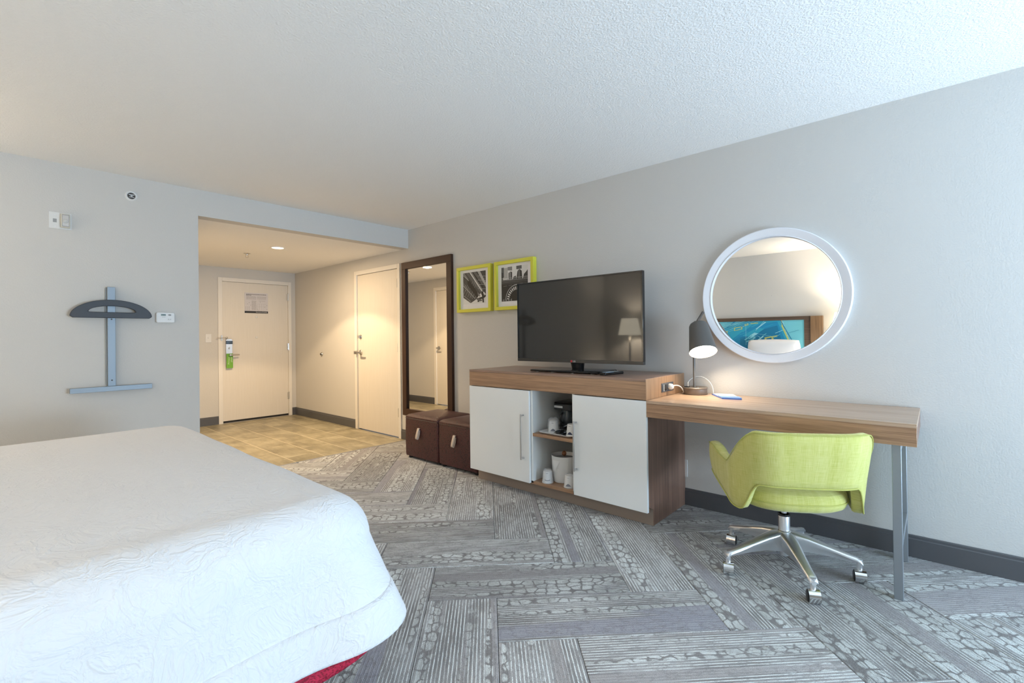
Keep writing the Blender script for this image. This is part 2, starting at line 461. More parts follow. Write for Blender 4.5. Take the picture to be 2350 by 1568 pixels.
# baseboards with a stepped cap
def baseboard(name, a, b, nrm, h=.111):
    a, b, n = Vector(a), Vector(b), Vector(nrm)
    prof = [(0, 0), (.013, 0), (.013, h-.02), (.009, h-.016), (.009, h-.004), (.005, h), (0, h)]
    m = MB(); m.rings([[p+n*x+Vector((0, 0, z)) for x, z in prof] for p in (a, b)])
    return struct(m.build(name, [base_m]))
baseboard('baseboard_right', (DX1, 0, 0), (XW, 0, 0), (0, -1, 0))
baseboard('baseboard_entry_right', (XF, 0, 0), (DX0, 0, 0), (0, -1, 0))
baseboard('baseboard_far', (XF, YV, 0), (XF, EY0, 0), (1, 0, 0))
baseboard('baseboard_far_corner', (XF, EY1, 0), (XF, 0, 0), (1, 0, 0))
baseboard('baseboard_entry_left', (XF, YV, 0), (BX0, YV, 0), (0, 1, 0))
baseboard('baseboard_entry_near', (BX1, YV, 0), (XP-.12, YV, 0), (0, 1, 0))
baseboard('baseboard_partition', (XP, YH, 0), (XP, YV, 0), (1, 0, 0))
baseboard('baseboard_headboard', (XP, YH, 0), (XW, YH, 0), (0, 1, 0))

# carpet tiles: herringbone of 0.3 x 0.9 planks, true to the photograph's joints
UP, P0, Q0 = .4227, .191, .112
UQ = .4243
def pq(p, q):
    s_, d_ = P0+UP*p, Q0+UQ*q
    return ((s_+d_)/2, (s_-d_)/2)
cx0, cx1, cy0, cy1 = XT+.012, XW, YH, 0.0
def clip(poly, ax, val, keep_less):
    out = []
    for i in range(len(poly)):
        a, b = poly[i], poly[(i+1) % len(poly)]
        ia = (a[ax] <= val) == keep_less; ib = (b[ax] <= val) == keep_less
        if ia: out.append(a)
        if ia != ib:
            t = (val-a[ax])/(b[ax]-a[ax]); out.append((a[0]+t*(b[0]-a[0]), a[1]+t*(b[1]-a[1])))
    return out
def carpet_tile(p0, p1, q0, q1, along_p):
    e = .0035
    poly = [pq(p0+e, q0+e), pq(p1-e, q0+e), pq(p1-e, q1-e), pq(p0+e, q1-e)]
    cx, cy = [sum(c[i] for c in poly)/4 for i in (0, 1)]
    for ax, val, kl in ((0, cx1, True), (0, cx0, False), (1, cy1, True), (1, cy0, False)):
        if poly: poly = clip(poly, ax, val, kl)
    if len(poly) < 3: return
    ar = abs(sum(poly[i][0]*poly[(i+1) % len(poly)][1]-poly[(i+1) % len(poly)][0]*poly[i][1] for i in range(len(poly))))/2
    if ar < .0015: return
    if cx < -2.9 and cy < -3: pass
    ang = PI/4 if along_p else -PI/4
    ca, sa = math.cos(-ang), math.sin(-ang)
    loc = [((x-cx)*ca-(y-cy)*sa, (x-cx)*sa+(y-cy)*ca) for x, y in poly]
    hz = random.uniform(-.0006, .0006)
    m = MB(); n_ = len(loc)
    gx, gy = sum(a for a, b in loc)/n_, sum(b for a, b in loc)/n_
    top = [(gx+(x-gx)*.996, gy+(y-gy)*.988, 0) for x, y in loc]
    m.rings([[(x, y, -.010) for x, y in loc], [(x, y, -.0015) for x, y in loc], top], cap0=False)
    o = m.build('carpet_tile', [carpet_m], floor, smooth=False)
    o.location = (cx, cy, hz); o.rotation_euler = (0, 0, ang)
for k in range(-14, 22):
    for n in range(-4, 5):
        s0 = k-8+6*n
        if -28 < s0 < 22: carpet_tile(s0, s0+3, k, k+1, True)
for c in range(-28, 20):
    for n in range(-6, 7):
        q = c+3+6*n
        if -14 < q < 24: carpet_tile(c, c+1, q, q+3, False)
# porcelain tiles of the entry
rows = [-.075+.286*1, -.075, -.361, -.647, -.933, -1.219, -1.505, -1.791, -2.077]
gr = bx(XF, XT+.003, YV, 0, -.010, -.0012).build('tile_grout', [grout_m], floor)
for i in range(len(rows)-1):
    y1, y0 = min(rows[i], 0), max(rows[i+1], YV)
    off = -4.535 if i % 2 == 0 else -4.84
    for j in range(-5, 4):
        xa, xb = max(off+.61*j, XF), min(off+.61*(j+1), XT)
        if xb-xa < .02: continue
        e = .0032
        m = MB().box(xa+e-(xa+xb)/2, xb-e-(xa+xb)/2, y0+e-(y0+y1)/2, y1-e-(y0+y1)/2, -.010, 0)
        o = m.build('floor_tile', [tile_m], floor, bevel=.0012, seg=1); o.location = ((xa+xb)/2, (y0+y1)/2, 0)
bx(XT, XT+.012, YV, 0, -.010, .0028).build('threshold_strip', [strip_m], floor)

# ------------------------------------------------------------------ doors
def hinge(parent, x, y, z, axis):
    m = MB(); m.cyl((x, y, z-.05), (x, y, z+.05), .0075, seg=12); m.cyl((x, y, z+.05), (x, y, z+.056), .005, seg=10)
    if axis == 'y': m.box(x-.012, x-.003, y-.018, y+.014, z-.048, z+.048)
    else: m.box(x-.018, x+.014, y+.003, y+.012, z-.048, z+.048)
    return m.build('hinge', [chromes], parent, smooth=True)
# door_1: entry door
d1 = bpy.data.objects.new('door_1', None); C.objects.link(d1); struct(d1)
f = MB(); t = .052
f.box(XF-.10, XF+.014, EY0, EY0+t, 0, EZ); f.box(XF-.10, XF+.014, EY1-t+.006, EY1, 0, EZ); f.box(XF-.10, XF+.014, EY0+t, EY1-t+.006, EZ-t, EZ)
f.build('door_frame', [trim_m], d1, bevel=.002)
bx(XF-.045, XF-.002, -.982, -.110, .030, 1.944).build('door_leaf', [door_m], d1, bevel=.0015)
bx(XF-.040, XF-.012, -.982, -.110, .004, .030).build('door_sweep', [dark_gap], d1)
bx(XF-.09, XF+.01, -.984, -.109, -.002, .004).build('door_sill', [strip_m], d1)
for z in (1.77, 1.03, .30): hinge(d1, XF+.010, -.1065, z, 'y')
for z in (1.466, 1.174):
    m = MB(); m.lathe([(.017, 0), (.017, .004), (.013, .008), (.009, .009)], (XF-.002, -.549, z), (1, 0, 0), 20)
    o = m.build('door_viewer', [white_pl], d1, smooth=True)
lk = MB(); lk.lathe([(0.0, 0)], (0, 0, 0)) if False else None
pts = [(XF, y, z) for y, z in rrect(-.949, -.869, .79, 1.155, .022, 5)]
lock = lk.prism(pts, (.022, 0, 0)).build('lock_plate', [steel], d1, bevel=.002)
bx(XF+.020, XF+.034, -.9495, -.8685, 1.085, 1.130).build('card_reader', [blackg], lock, bevel=.003)
m = MB(); m.lathe([(.011, 0), (.011, .008), (.009, .010)], (XF+.022, -.908, 1.03), (1, 0, 0), 18); m.box(XF+.03, XF+.044, -.912, -.904, 1.016, 1.044)
m.build('thumb_turn', [nickel], lock, smooth=True)
m = MB(); m.cyl((XF+.02, -.905, .935), (XF+.072, -.905, .935), .013)
m.tube([(XF+.065, -.908, .935), (XF+.068, -.86, .935), (XF+.064, -.795, .937)], [.011, .010, .009], 10)
m.build('lever', [nickel], lock, smooth=True)
m = MB(); m.box(XF+.012, XF+.024, -1.005, -.990, 1.135, 1.205); m.tube([(XF+.03, -1.065, 1.165), (XF+.034, -1.03, 1.171), (XF+.034, -.945, 1.171)], .0035, 8)
m.lathe([(.004, 0), (.012, .006), (.012, .012), (.004, .018)], (XF+.006, -.936, 1.171), (1, 0, 0), 14)
m.build('swing_bar_guard', [nickel], d1, smooth=True)

# door_2: closet / connecting door on the right wall
d2 = bpy.data.objects.new('door_2', None); C.objects.link(d2); struct(d2)
f = MB(); f.box(DX0, DX0+.052, -.014, .09, 0, DZ); f.box(DX1-.048, DX1, -.014, .09, 0, DZ); f.box(DX0+.052, DX1-.048, -.014, .09, DZ-.05, DZ)
f.build('door_frame', [trim_m], d2, bevel=.002)
bx(-4.711, -3.826, .003, .045, .010, 1.936).build('door_leaf', [door_m], d2, bevel=.0015)
for z in (1.767, 1.03, .29): hinge(d2, -3.8245, -.008, z, 'x')
m = MB(); m.lathe([(.028, 0), (.028, .006), (.020, .016), (.010, .018)], (-4.645, .003, 1.162), (0, -1, 0), 24); m.box(-4.649, -4.641, -.036, -.014, 1.145, 1.179)
m.build('deadbolt', [nickel], d2, smooth=True)
m = MB(); m.lathe([(.033, 0), (.033, .006), (.024, .014), (.012, .016), (.012, .055)], (-4.645, .003, .965), (0, -1, 0), 24)
m.tube([(-4.645, -.052, .965), (-4.60, -.056, .965), (-4.535, -.052, .962)], [.012, .010, .008], 10)
m.build('lever', [nickel], d2, smooth=True)
m = MB(); m.box(-4.725, -4.708, -.05, .0, .945, .985); m.build('strike_plate', [nickel], d2)

# door_3: bathroom door, seen in the tall mirror
d3 = bpy.data.objects.new('door_3', None); C.objects.link(d3); struct(d3)
f = MB(); f.box(BX0, BX0+.055, YV-.09, YV+.014, 0, DZ); f.box(BX1-.055, BX1, YV-.09, YV+.014, 0, DZ); f.box(BX0+.055, BX1-.055, YV-.09, YV+.014, DZ-.055, DZ)
f.build('door_frame', [trim_m], d3, bevel=.002)
bx(BX0+.057, BX1-.057, YV-.045, YV-.003, .010, 1.932).build('door_leaf', [door_m], d3, bevel=.0015)
m = MB(); m.lathe([(.033, 0), (.033, .006), (.012, .012), (.012, .055)], (-5.547, YV-.003, .962), (0, 1, 0), 24)
m.tube([(-5.547, YV+.05, .962), (-5.50, YV+.054, .962), (-5.44, YV+.05, .96)], [.012, .010, .008], 10)
m.build('lever', [nickel], d3, smooth=True)

# ------------------------------------------------------------------ text helper
def text(body, size, T, m, parent, name='lettering', ext=.0004, align='CENTER', sx=1):
    cu = bpy.data.curves.new(name, 'FONT'); cu.body = body; cu.size = size; cu.extrude = ext
    cu.align_x = align; cu.align_y = 'CENTER'; cu.resolution_u = 2
    o = bpy.data.objects.new(name, cu); C.objects.link(o); o.parent = parent
    cu.materials.append(m)
    me = bpy.data.meshes.new_from_object(o); me.transform(T @ Matrix.Diagonal((sx, 1, 1, 1)))
    bpy.data.objects.remove(o); bpy.data.curves.remove(cu)
    if not me.materials: me.materials.append(m)
    o = bpy.data.objects.new(name, me); C.objects.link(o); o.parent = parent
    return o
def TX(loc, facing, up_=(0, 0, 1)):     # text plane facing a direction
    n = Vector(facing).normalized(); u_ = Vector(up_); r = u_.cross(n).normalized(); u_ = n.cross(r)
    return Matrix(((r.x, u_.x, n.x, loc[0]), (r.y, u_.y, n.y, loc[1]), (r.z, u_.z, n.z, loc[2]), (0, 0, 0, 1)))

# notice on the entry door
no = thing('evacuation_notice', 'white printed evacuation notice with black footer on the entry door', 'notice', (XF-.002, -.5485, 1.665))
bx(0, .003, -.1555, .1555, -.145, .145).build('sheet', [paper], no, bevel=.0008, seg=1)
bx(.003, .0036, -.1555, .1555, -.145, -.115).build('footer_band', [ink], no)
text('Evacuation', .020, TX((.0038, .035, -.1305), (1, 0, 0)), paper, no); text('PLANS', .021, TX((.0038, .110, -.1305), (1, 0, 0)), paper, no)
m = MB(); random.seed(3)
def dash(y0, y1, z, h): m.box(.003, .0036, y0, y1, z-h/2, z+h/2)
def words(y0, y1, z, h):
    y = y0
    while y < y1-.008:
        l = min(random.uniform(.012, .028), y1-y); dash(y, y+l, z, h); y += l+.0035
words(-.135, .135, .122, .0062); words(-.135, -.068, .108, .0062)
m.build('heading', [ink], no)['kind'] = 'stuff'
m = MB()
for z in (.092, .085, .078, .071, .060, .053): words(-.132, -.005, z, .0028)
for z in (.092, .085, .076, .067, .056): words(.010, .132, z, .0028)
for i in range(17): words(-.062, -.002, .03-i*.008, .0032)
for z in (.035, .028): words(.03, .12, z, .002)
for z in (-.012, -.052, -.103): dash(.01, .128, z, .0012)
for y in (.01, .04, .07, .1, .127): m.box(.003, .0036, y, y+.0012, -.103, -.012)
m.build('small_print', [ink2], no)['kind'] = 'stuff'
m = MB()
for iy, y in enumerate((-.142, -.119, -.096)):
    for z in (-.06, -.078, -.098): m.box(.003, .0036, y-.005, y+.005, z-.003, z+.003)
for y, z in ((-.096, .004), (-.118, -.015), (-.075, -.032), (.052, .015), (.110, -.055), (.012, -.085), (.022, -.1), (.142, -.03), (.142, -.09)): m.box(.003, .0036, y-.005, y+.005, z-.003, z+.003)
m.build('plan_marks', [ink2], no)['kind'] = 'stuff'

# privacy hanger on the lever
dh = thing('privacy_hanger', 'green privacy card hanging from the entry door lever', 'door hanger', (XF+.036, -.908, .86))
hp = [(0, y, z) for y, z in rrect(-.040, .040, -.105, .095, .004, 3)]
MB().prism(hp, (.0015, 0, 0)).build('card', [green_tag], dh)
wht = mat('pale_print', (.62, .72, .5, 1), .5)
text('Privacy', .030, TX((.0018, -.012, -.002), (1, 0, 0), (0, -1, 0)), wht, dh, sx=1.15); text('please', .030, TX((.0018, .020, .012), (1, 0, 0), (0, -1, 0)), wht, dh, sx=.95)

# light switch, wall bumper, sprinklers, downlight
sw = thing('light_switch', 'white toggle light switch on the wall beside the entry door', 'switch', (XF, -1.151, 1.168))
bx(0, .006, -.035, .035, -.057, .057).build('cover_plate', [white_pl], sw, bevel=.002); bx(.006, .018, -.005, .005, -.004, .014).build('toggle', [white_pl], sw, bevel=.001)
wb = thing('wall_bumper', 'round steel bumper on the entry wall left of the connecting door', 'door stop', (-5.668, 0, .928))
MB().lathe([(.026, 0), (.026, .008), (.020, .016)], (0, 0, 0), (0, -1, 0), 24).build('cup', [nickel], wb, smooth=True)
MB().lathe([(.015, .012), (.016, .020), (.012, .026), (.004, .028)], (0, 0, 0), (0, -1, 0), 20).build('rubber_pad', [lampdark], wb, smooth=True)
cs = thing('ceiling_sprinkler', 'small pendant fire sprinkler under the entry ceiling', 'sprinkler', (-5.167, -1.125, HV))
MB().lathe([(.036, 0), (.034, -.004), (.012, -.008), (.009, -.022)], seg=20).build('escutcheon', [nickel], cs, smooth=True)
m = MB()
for s_ in (-1, 1): m.tube([(0, s_*.010, -.02), (0, s_*.015, -.032), (0, s_*.006, -.046)], .0025, 6)
m.lathe([(.0, -.046), (.014, -.046), (.014, -.048), (0, -.048)], seg=12, cap=False); m.build('deflector', [nickel], cs, smooth=True)
dl = thing('downlight', 'round lit recessed downlight in the entry ceiling', 'light', (-4.569, -1.021, HV))
MB().lathe([(.058, 0), (.075, 0), (.076, -.003), (.068, -.007), (.058, -.004), (.058, 0)], seg=36, cap=False).build('trim_ring', [white_fr], dl, smooth=True)
MB().lathe([(.0, -.002), (.058, -.002), (.058, -.004), (0, -.004)], seg=36, cap=False).build('lens', [down_m], dl)

# sidewall sprinkler high on the partition
ss = thing('sidewall_sprinkler', 'round white ringed sprinkler head high on the left wall', 'sprinkler', (XP, -2.424, 2.204))
MB().lathe([(.022, 0), (.037, 0), (.037, .004), (.030, .009), (.024, .008), (.022, 0)], (0, 0, 0), (1, 0, 0), 32, cap=False).build('escutcheon', [white_pl], ss, smooth=True)
MB().lathe([(.024, -.0), (.024, .003), (.010, .004)], (0, 0, 0), (1, 0, 0), 24).build('recess', [lampdark], ss)
m = MB(); m.cyl((.002, 0, 0), (.014, 0, 0), .007, seg=12); m.box(.012, .014, -.017, .017, .004, .010); m.box(.012, .014, -.015, .015, -.012, -.008)
for s_ in (-1, 1): m.tube([(.004, s_*.012, .0), (.013, s_*.010, .004)], .0022, 6)
m.build('deflector', [steel], ss)

# two-gang alarm plate
ap = thing('strobe_plate', 'white wall plate with glass strobe beside small grey port, left wall', 'alarm', (XP, -2.799, 1.957))
bx(0, .005, -.056, .056, -.055, .055).build('cover_plate', [white_pl], ap, bevel=.0015)
bx(.005, .007, -.036, -.018, -.014, .010).build('port', [grey_pl], ap)
for z in (-.040, .036):
    MB().lathe([(.003, .005), (.003, .0065), (.001, .007)], (0, -.026, z), (1, 0, 0), 10).build('screw', [white_fr], ap)
st = bx(.005, .030, .000, .046, -.046, .046).build('strobe_housing', [mat('cream_plastic', (.60, .57, .48, 1), .5)], ap, bevel=.003)
bx(.0302, .0312, .006, .041, -.040, .040).build('reflector', [ink2], st)
bx(.0312, .0322, .008, .039, -.036, .036).build('reflector_face', [chromes], st)
MB().lathe([(.0001, .046), (.008, .043), (.014, .036), (.015, .030)], (0, .0235, -.004), (1, 0, 0), 20).build('lamp_dome', [glassy('strobe_glass', (.9, .9, .88, 1), .5)], st, smooth=True)

# thermostat
th = thing('thermostat', 'white wall thermostat with small green display beside the valet rack', 'thermostat', (XP, -2.228, 1.320))
pts = [(0, y, z) for y, z in rrect(-.058, .058, -.040, .038, .012, 6)]
MB().prism(pts, (.024, 0, 0)).build('housing', [white_pl], th, bevel=.004)
bx(.024, .0252, -.029, .001, .012, .026).build('display', [mat('lcd_green', (.10, .15, .125, 1), .3)], th)
text('72', .011, TX((.0254, -.014, .019), (1, 0, 0)), ink, th)
m = MB(); m.rings([[(x, .025+.010*k*math.cos(a), .019+.0065*k*math.sin(a)) for a in [2*PI*j/20 for j in range(20)]] for x, k in ((.024, 1), (.0262, 1), (.027, .8))])
m.build('button', [grey_pl], th, smooth=True)
bx(.024, .0243, -.023, -.001, .001, .0035).build('maker_mark', [ink2], th)
m = MB()
for y in (.018, .031): m.box(.024, .0243, y-.003, y+.003, -.015, -.011)
m.box(.024, .0243, .012, .034, -.019, -.0175); m.build('mode_marks', [ink2], th)

# valet rack on the partition
vr = thing('valet_rack', 'wall mounted valet rack with charcoal coat hanger and aluminium bars', 'coat rack', (XP, -2.54, .80))
def vb(x0, x1, y0, y1, z0, z1): return bx(x0, x1, y0+2.54, y1+2.54, z0-.80, z1-.80)
post = vb(.010, .036, -2.566, -2.522, .80, 1.528)
post.build('post', [rackmetal], vr, bevel=.002)
vb(0, .012, -2.575, -2.565, .84, 1.52).build('mounting_channel', [grey_pl], vr)
for z in (.87, 1.30):
    MB().lathe([(.005, 0), (.005, .001), (.002, .0015)], (.036, -2.544+2.54, z-.80), (1, 0, 0), 12).build('screw', [lampdark], vr)
# bar: one rail across the bottom
vb(.036, .064, -2.764, -2.320, .795, .830).build('trouser_bar', [rackmetal], vr, bevel=.002)
# crescent hanger
def crescent(y0, y1, zb, zt, n=28):
    out = []
    c = (y0+y1)/2; hw = (y1-y0)/2
    for k in range(n+1):
        a = PI*k/n
        out.append((c+hw*math.cos(a), zb+(zt-zb)*(math.sin(a)**.92)))
    return out
m = MB(); n = 30
hy0, hy1, hzb, hzt = -.222, .222, .520, .636
oy = lambda k: crescent(hy0, hy1, hzb, hzt, n)[k]
outer = [(max(min(y, hy1), hy0), z) for y, z in [( (hy0+hy1)/2 + (hy1-hy0)/2*math.cos(PI*k/n), hzb+ (hzt-hzb)*(math.sin(PI*k/n)**1.05)) for k in range(n+1)]]
outer = [(y, max(z, hzb)) for y, z in outer]
sl0, sl1, szb, szt = -.128, .128, .552, .592
inner = [((sl0+sl1)/2+(sl1-sl0)/2*math.cos(PI*k/n), szb+(szt-szb)*(math.sin(PI*k/n))) for k in range(n+1)]
# close both loops along their straight bottoms
ob = [(hy0+(hy1-hy0)*k/n, hzb-.012) for k in range(1, n)]; ib = [(sl0+(sl1-sl0)*k/n, szb-.004) for k in range(1, n)]
O, I = outer+ob, inner+ib
L = len(O)
x0, x1 = .038, .060
vs = [(x0, y-.0, z) for y, z in O]+[(x0, y, z) for y, z in I]+[(x1, y, z) for y, z in O]+[(x1, y, z) for y, z in I]
fs = []
for j in range(L):
    k = (j+1) % L
    fs += [(j, k, L+k, L+j), (2*L+j, 3*L+j, 3*L+k, 2*L+k), (j, 2*L+j, 2*L+k, k), (L+j, L+k, 3*L+k, 3*L+j)]
m.add(vs, fs); m.build('hanger', [rackdark], vr, bevel=.003)

# ------------------------------------------------------------------ tall mirror, pictures
tm = thing('tall_mirror', 'tall wall mirror in a dark brown wood frame above the ottomans', 'mirror', (-3.29, 0, .28))
def frame(y0, y1, x0, x1, z0, z1, t, parent, m_, name='frame', bev=.002):
    for a in ((x0, x1, z1-t, z1), (x0, x1, z0, z0+t), (x0, x0+t, z0+t, z1-t), (x1-t, x1, z0+t, z1-t)):
        bx(a[0], a[1], y0, y1, a[2], a[3]).build(name, [m_], parent, bevel=bev)
frame(-.032, 0, -3.715+3.29, -2.865+3.29, 0, 1.982-.28, .074, tm, brown_fr, 'frame_rail')
bx(-3.645+3.29, -2.935+3.29, -.012, -.002, .072, 1.912-.28).build('glass', [mirror_m], tm)

def picture(xa, label):
    W, Hh = .466, .440
    p = thing('framed_print', label, 'picture', (xa, 0, 1.384), 0, 'lime framed prints')
    frame(-.045, 0, 0, W, 0, Hh, .030, p, lime_fr, 'frame_rail', .0015)
    bx(.028, W-.028, -.020, -.006, .028, Hh-.028).build('mat_board', [matboard], p)
    return p
G = [mat('print_grey_%d' % i, g(v), .55) for i, v in enumerate((.006, .018, .05, .11, .22, .42, .72))]
def flat(pr, polys, x0, x1, z0, z1):
    # polys: (shade, [(u,v)..]) in 0..1 picture coordinates, later ones on top
    m = MB()
    for i, (sh, P) in enumerate(polys):
        # clip to picture
        for ax, val, kl in ((0, 1, True), (0, 0, False), (1, 1, True), (1, 0, False)):
            if P: P = clip(P, ax, val, kl)
        if len(P) < 3: continue
        y = -.0202-.00004*i
        m.add([(x0+(x1-x0)*u, y, z0+(z1-z0)*v) for u, v in P], [tuple(range(len(P)))], sh)
    return m.build('photograph', G, pr, fix=False)
def seg_(a, b, w):
    dx, dy = b[0]-a[0], b[1]-a[1]; l = math.hypot(dx, dy); nx, ny = -dy/l*w/2, dx/l*w/2
    return [(a[0]+nx, a[1]+ny), (b[0]+nx, b[1]+ny), (b[0]-nx, b[1]-ny), (a[0]-nx, a[1]-ny)]
IX0, IX1, IZ0, IZ1 = .072, .385, .078, .384
p1 = picture(-2.768, 'lime framed black and white print of slanted roof beams, nearest the tall mirror')
Q = [(6, [(0, 0), (1, 0), (1, 1), (0, 1)])]
Q.append((2, [(0, 1), (1, 1), (1, .30), (.84, .38), (.55, .12), (.33, .03), (0, .22)]))      # canopy
for k in range(7):
    a = (.06+.0*k, 0)
for k, (sh, w_) in enumerate(((3, .10), (2, .07), (4, .05), (3, .08), (2, .06))):
    o_ = .02+.17*k
    Q.append((sh, seg_((o_-.35, 1.0), (o_+.38, .22), w_)))
for k in range(9):                                                                         # panel joints
    c_ = .08+.11*k
    Q.append((5, seg_((c_-.12, .40+.02*k), (c_+.03, .62+.03*k), .008)))
for k in range(6):
    c_ = .02+.1*k
    Q.append((5, seg_((c_-.02, .30-.035*k), (c_+.10, .48-.03*k), .008)))
Q.append((0, [(.19, .73), (.24, .80), (.64, .36), (.66, .20), (.60, .20), (.20, .62)]))      # dark panel
Q.append((5, seg_((0, .93), (.26, .74), .018))); Q.append((0, seg_((0, .90), (.25, .72), .02)))
Q.append((5, seg_((0, .60), (.52, .16), .022))); Q.append((0, seg_((0, .575), (.52, .14), .018)))
Q.append((4, [(.28, 1), (.40, 1), (.88, .40), (.82, .36)])); Q.append((6, seg_((.31, 1), (.83, .38), .035)))
Q.append((1, [(.40, 1), (.62, 1), (.90, .60), (.90, .42)]))
Q.append((3, [(.45, 1), (.58, 1), (.88, .66), (.86, .55)]))
Q.append((5, [(.64, 1), (.76, 1), (1, .62), (1, .48)])); Q.append((2, [(.80, 1), (1, 1), (1, .70)]))
for k in range(4): Q.append((5, seg_((.66, .86-.13*k), (1, .82-.13*k), .010)))
Q.append((4, [(.03, .24), (.33, .04), (.35, .09), (.02, .30)]))
for k in range(5): Q.append((0, seg_((.06+.055*k, .225-.035*k), (.09+.055*k, .20-.035*k), .035)))
Q += [(0, [(.82, .36), (.89, .36), (.92, .02), (.86, .02)]), (1, [(.60, .16), (.84, .20), (1, .26), (1, .20), (.90, .14), (.70, .12)]),
      (3, [(.55, .19), (.66, .17), (.86, .09), (.78, .06), (.62, .11)]), (0, [(.64, .09), (.72, .09), (.72, .05), (.64, .05)])]
flat(p1, Q, IX0, IX1, IZ0, IZ1)
p2 = picture(-2.253, 'lime framed black and white print of balcony and archway behind the television')
Q = [(3, [(0, 0), (1, 0), (1, 1), (0, 1)]), (6, [(0, .60), (1, .55), (1, 1), (0, 1)])]
Q.append((3, [(0, .70), (.10, .70), (.10, 1), (0, 1)])); Q.append((4, [(.25, .9), (.42, .88), (.42, 1), (.25, 1)]))
Q += [(5, [(.1, .68), (.25, .68), (.25, .98), (.1, .98)]), (2, [(.28, .64), (.42, .64), (.42, .84), (.36, .86), (.28, .82)]), (4, [(.31, .66), (.37, .66), (.37, .84), (.31, .84)]),
      (1, [(.58, .62), (.80, .60), (.78, .84), (.70, .90), (.62, .84)]), (3, [(.64, .64), (.72, .64), (.72, .88), (.64, .88)]), (3, [(.58, .90), (.78, .90), (.78, 1), (.58, 1)]),
      (2, [(.82, .60), (1, .58), (1, .86), (.94, .80), (.86, .74)]), (2, [(0, .6), (.07, .6), (.07, .84), (0, .86)]), (2, [(.45, .62), (.58, .60), (.56, .72), (.48, .70)])]
Q.append((1, [(0, 0), (1, 0), (1, .60), (.5, .62), (0, .62)]))
Q.append((2, [(0, .56), (1, .56), (1, .62), (0, .63)])); Q.append((2, [(0, .50), (1, .48), (1, .52), (0, .54)])); Q.append((4, seg_((0, .555), (1, .545), .008)))
for k in range(26):
    u = .02+.038*k; Q.append((5 if k % 2 else 4, seg_((u, .60), (u+.012*(k % 3-1), .675), .010)))
Q.append((5, seg_((0, .68), (1, .67), .008))); Q.append((4, seg_((0, .60), (1, .595), .010)))
for k in range(4): Q.append((4, seg_((.08+.2*k, .44+.012*k), (.22+.2*k, .45+.012*k), .008)))
arc = lambda r, a0, a1, n_: [(.60+r*math.cos(a0+(a1-a0)*j/n_), .02+r*1.02*math.sin(a0+(a1-a0)*j/n_)) for j in range(n_+1)]
a_, b_ = arc(.44, 0, PI, 22), arc(.42, 0, PI, 22)
for j in range(22): Q.append((5, [a_[j], a_[j+1], b_[j+1], b_[j]]))
Q.append((0, [(.24, 0), (.96, 0)]+arc(.34, 0, PI, 20)))
a_, b_ = arc(.38, 0, PI, 34), arc(.29, 0, PI, 34)
for j in range(0, 34, 2): Q.append((6, [a_[j], a_[j+1], b_[j+1], b_[j]]))
for k in range(8): Q.append((4 if k % 2 else 2, [(.02+.05*k, 0), (.06+.05*k, 0), (.06+.05*k, .05+.02*(k % 3)), (.02+.05*k, .05)]))
flat(p2, Q, IX0, IX1, IZ0, IZ1)

# ------------------------------------------------------------------ ottomans
def ottoman(xa, label):
    t = thing('ottoman', label, 'ottoman', (xa, -.462, 0), 0, 'crocodile leather ottomans')
    w_, d_, h_ = .500, .425, .405
    m = MB(); R = []
    for z, ins in ((.02, .016), (.026, .002), (.05, .0), (.20, -.003), (h_-.035, 0), (h_-.02, .003)):
        R.append([(x, y, z) for x, y in rrect(.004+ins, w_-.004-ins, ins, d_-ins, .018, 4)])
    m.rings(R); m.build('body', [croc], t, smooth=True)
    m = MB(); R = []
    for z, ins in ((h_-.028, .004), (h_-.020, -.002), (h_-.008, .000), (h_+.006, .018), (h_+.016, .06), (h_+.022, .14), (h_+.024, .19)):
        R.append([(x, y, z) for x, y in rrect(.004+ins, w_-.004-ins, ins, d_-ins, max(.022-ins*.05, .004), 4)])
    m.rings(R); m.build('cushion_top', [croc], t, smooth=True)
    m = MB(); R = [[(x, y, h_-.026+dz) for x, y in rrect(.004-e, w_-.004+e, -e, d_+e, .02, 4)] for dz, e in ((-.003, 0), (0, .004), (.003, 0))]
    m.rings(R, False, False); m.build('seam', [mat('dark_seam', (.03, .012, .011, 1), .45)], t, smooth=True)
    for sx in (.04, w_-.04):
        for sy in (.04, d_-.04): MB().cyl((sx, sy, 0), (sx, sy, .022), .02).build('foot', [blackp], t)
    # pull strap: folded cream leather loop hanging on the front
    cxm = w_/2-.02
    m = MB(); prof = []
    path = [(-.004, .300), (-.012, .298), (-.020, .270), (-.030, .235), (-.034, .212), (-.028, .205), (-.022, .215), (-.012, .245), (-.008, .285)]
    R = [[(cxm-.016-.10*(.300-z)*.35, y, z), (cxm+.016-.10*(.300-z)*.35, y, z)] for y, z in path]
    m.rings(R, False, False, closed=False)
    o = m.build('pull_strap', [strap_m], t, smooth=True, fix=False)
    sd = o.modifiers.new('s', 'SOLIDIFY'); sd.thickness = .004
    MB().lathe([(.006, 0), (.006, .003), (.003, .005)], (cxm, -.013, .288), (0, -1, 0), 12).build('rivet', [nickel], t)
    return t
ottoman(-3.062, 'brown crocodile leather ottoman in front of the tall mirror')
ottoman(-2.560, 'brown crocodile leather ottoman next to the white cabinet, partly hidden by it')

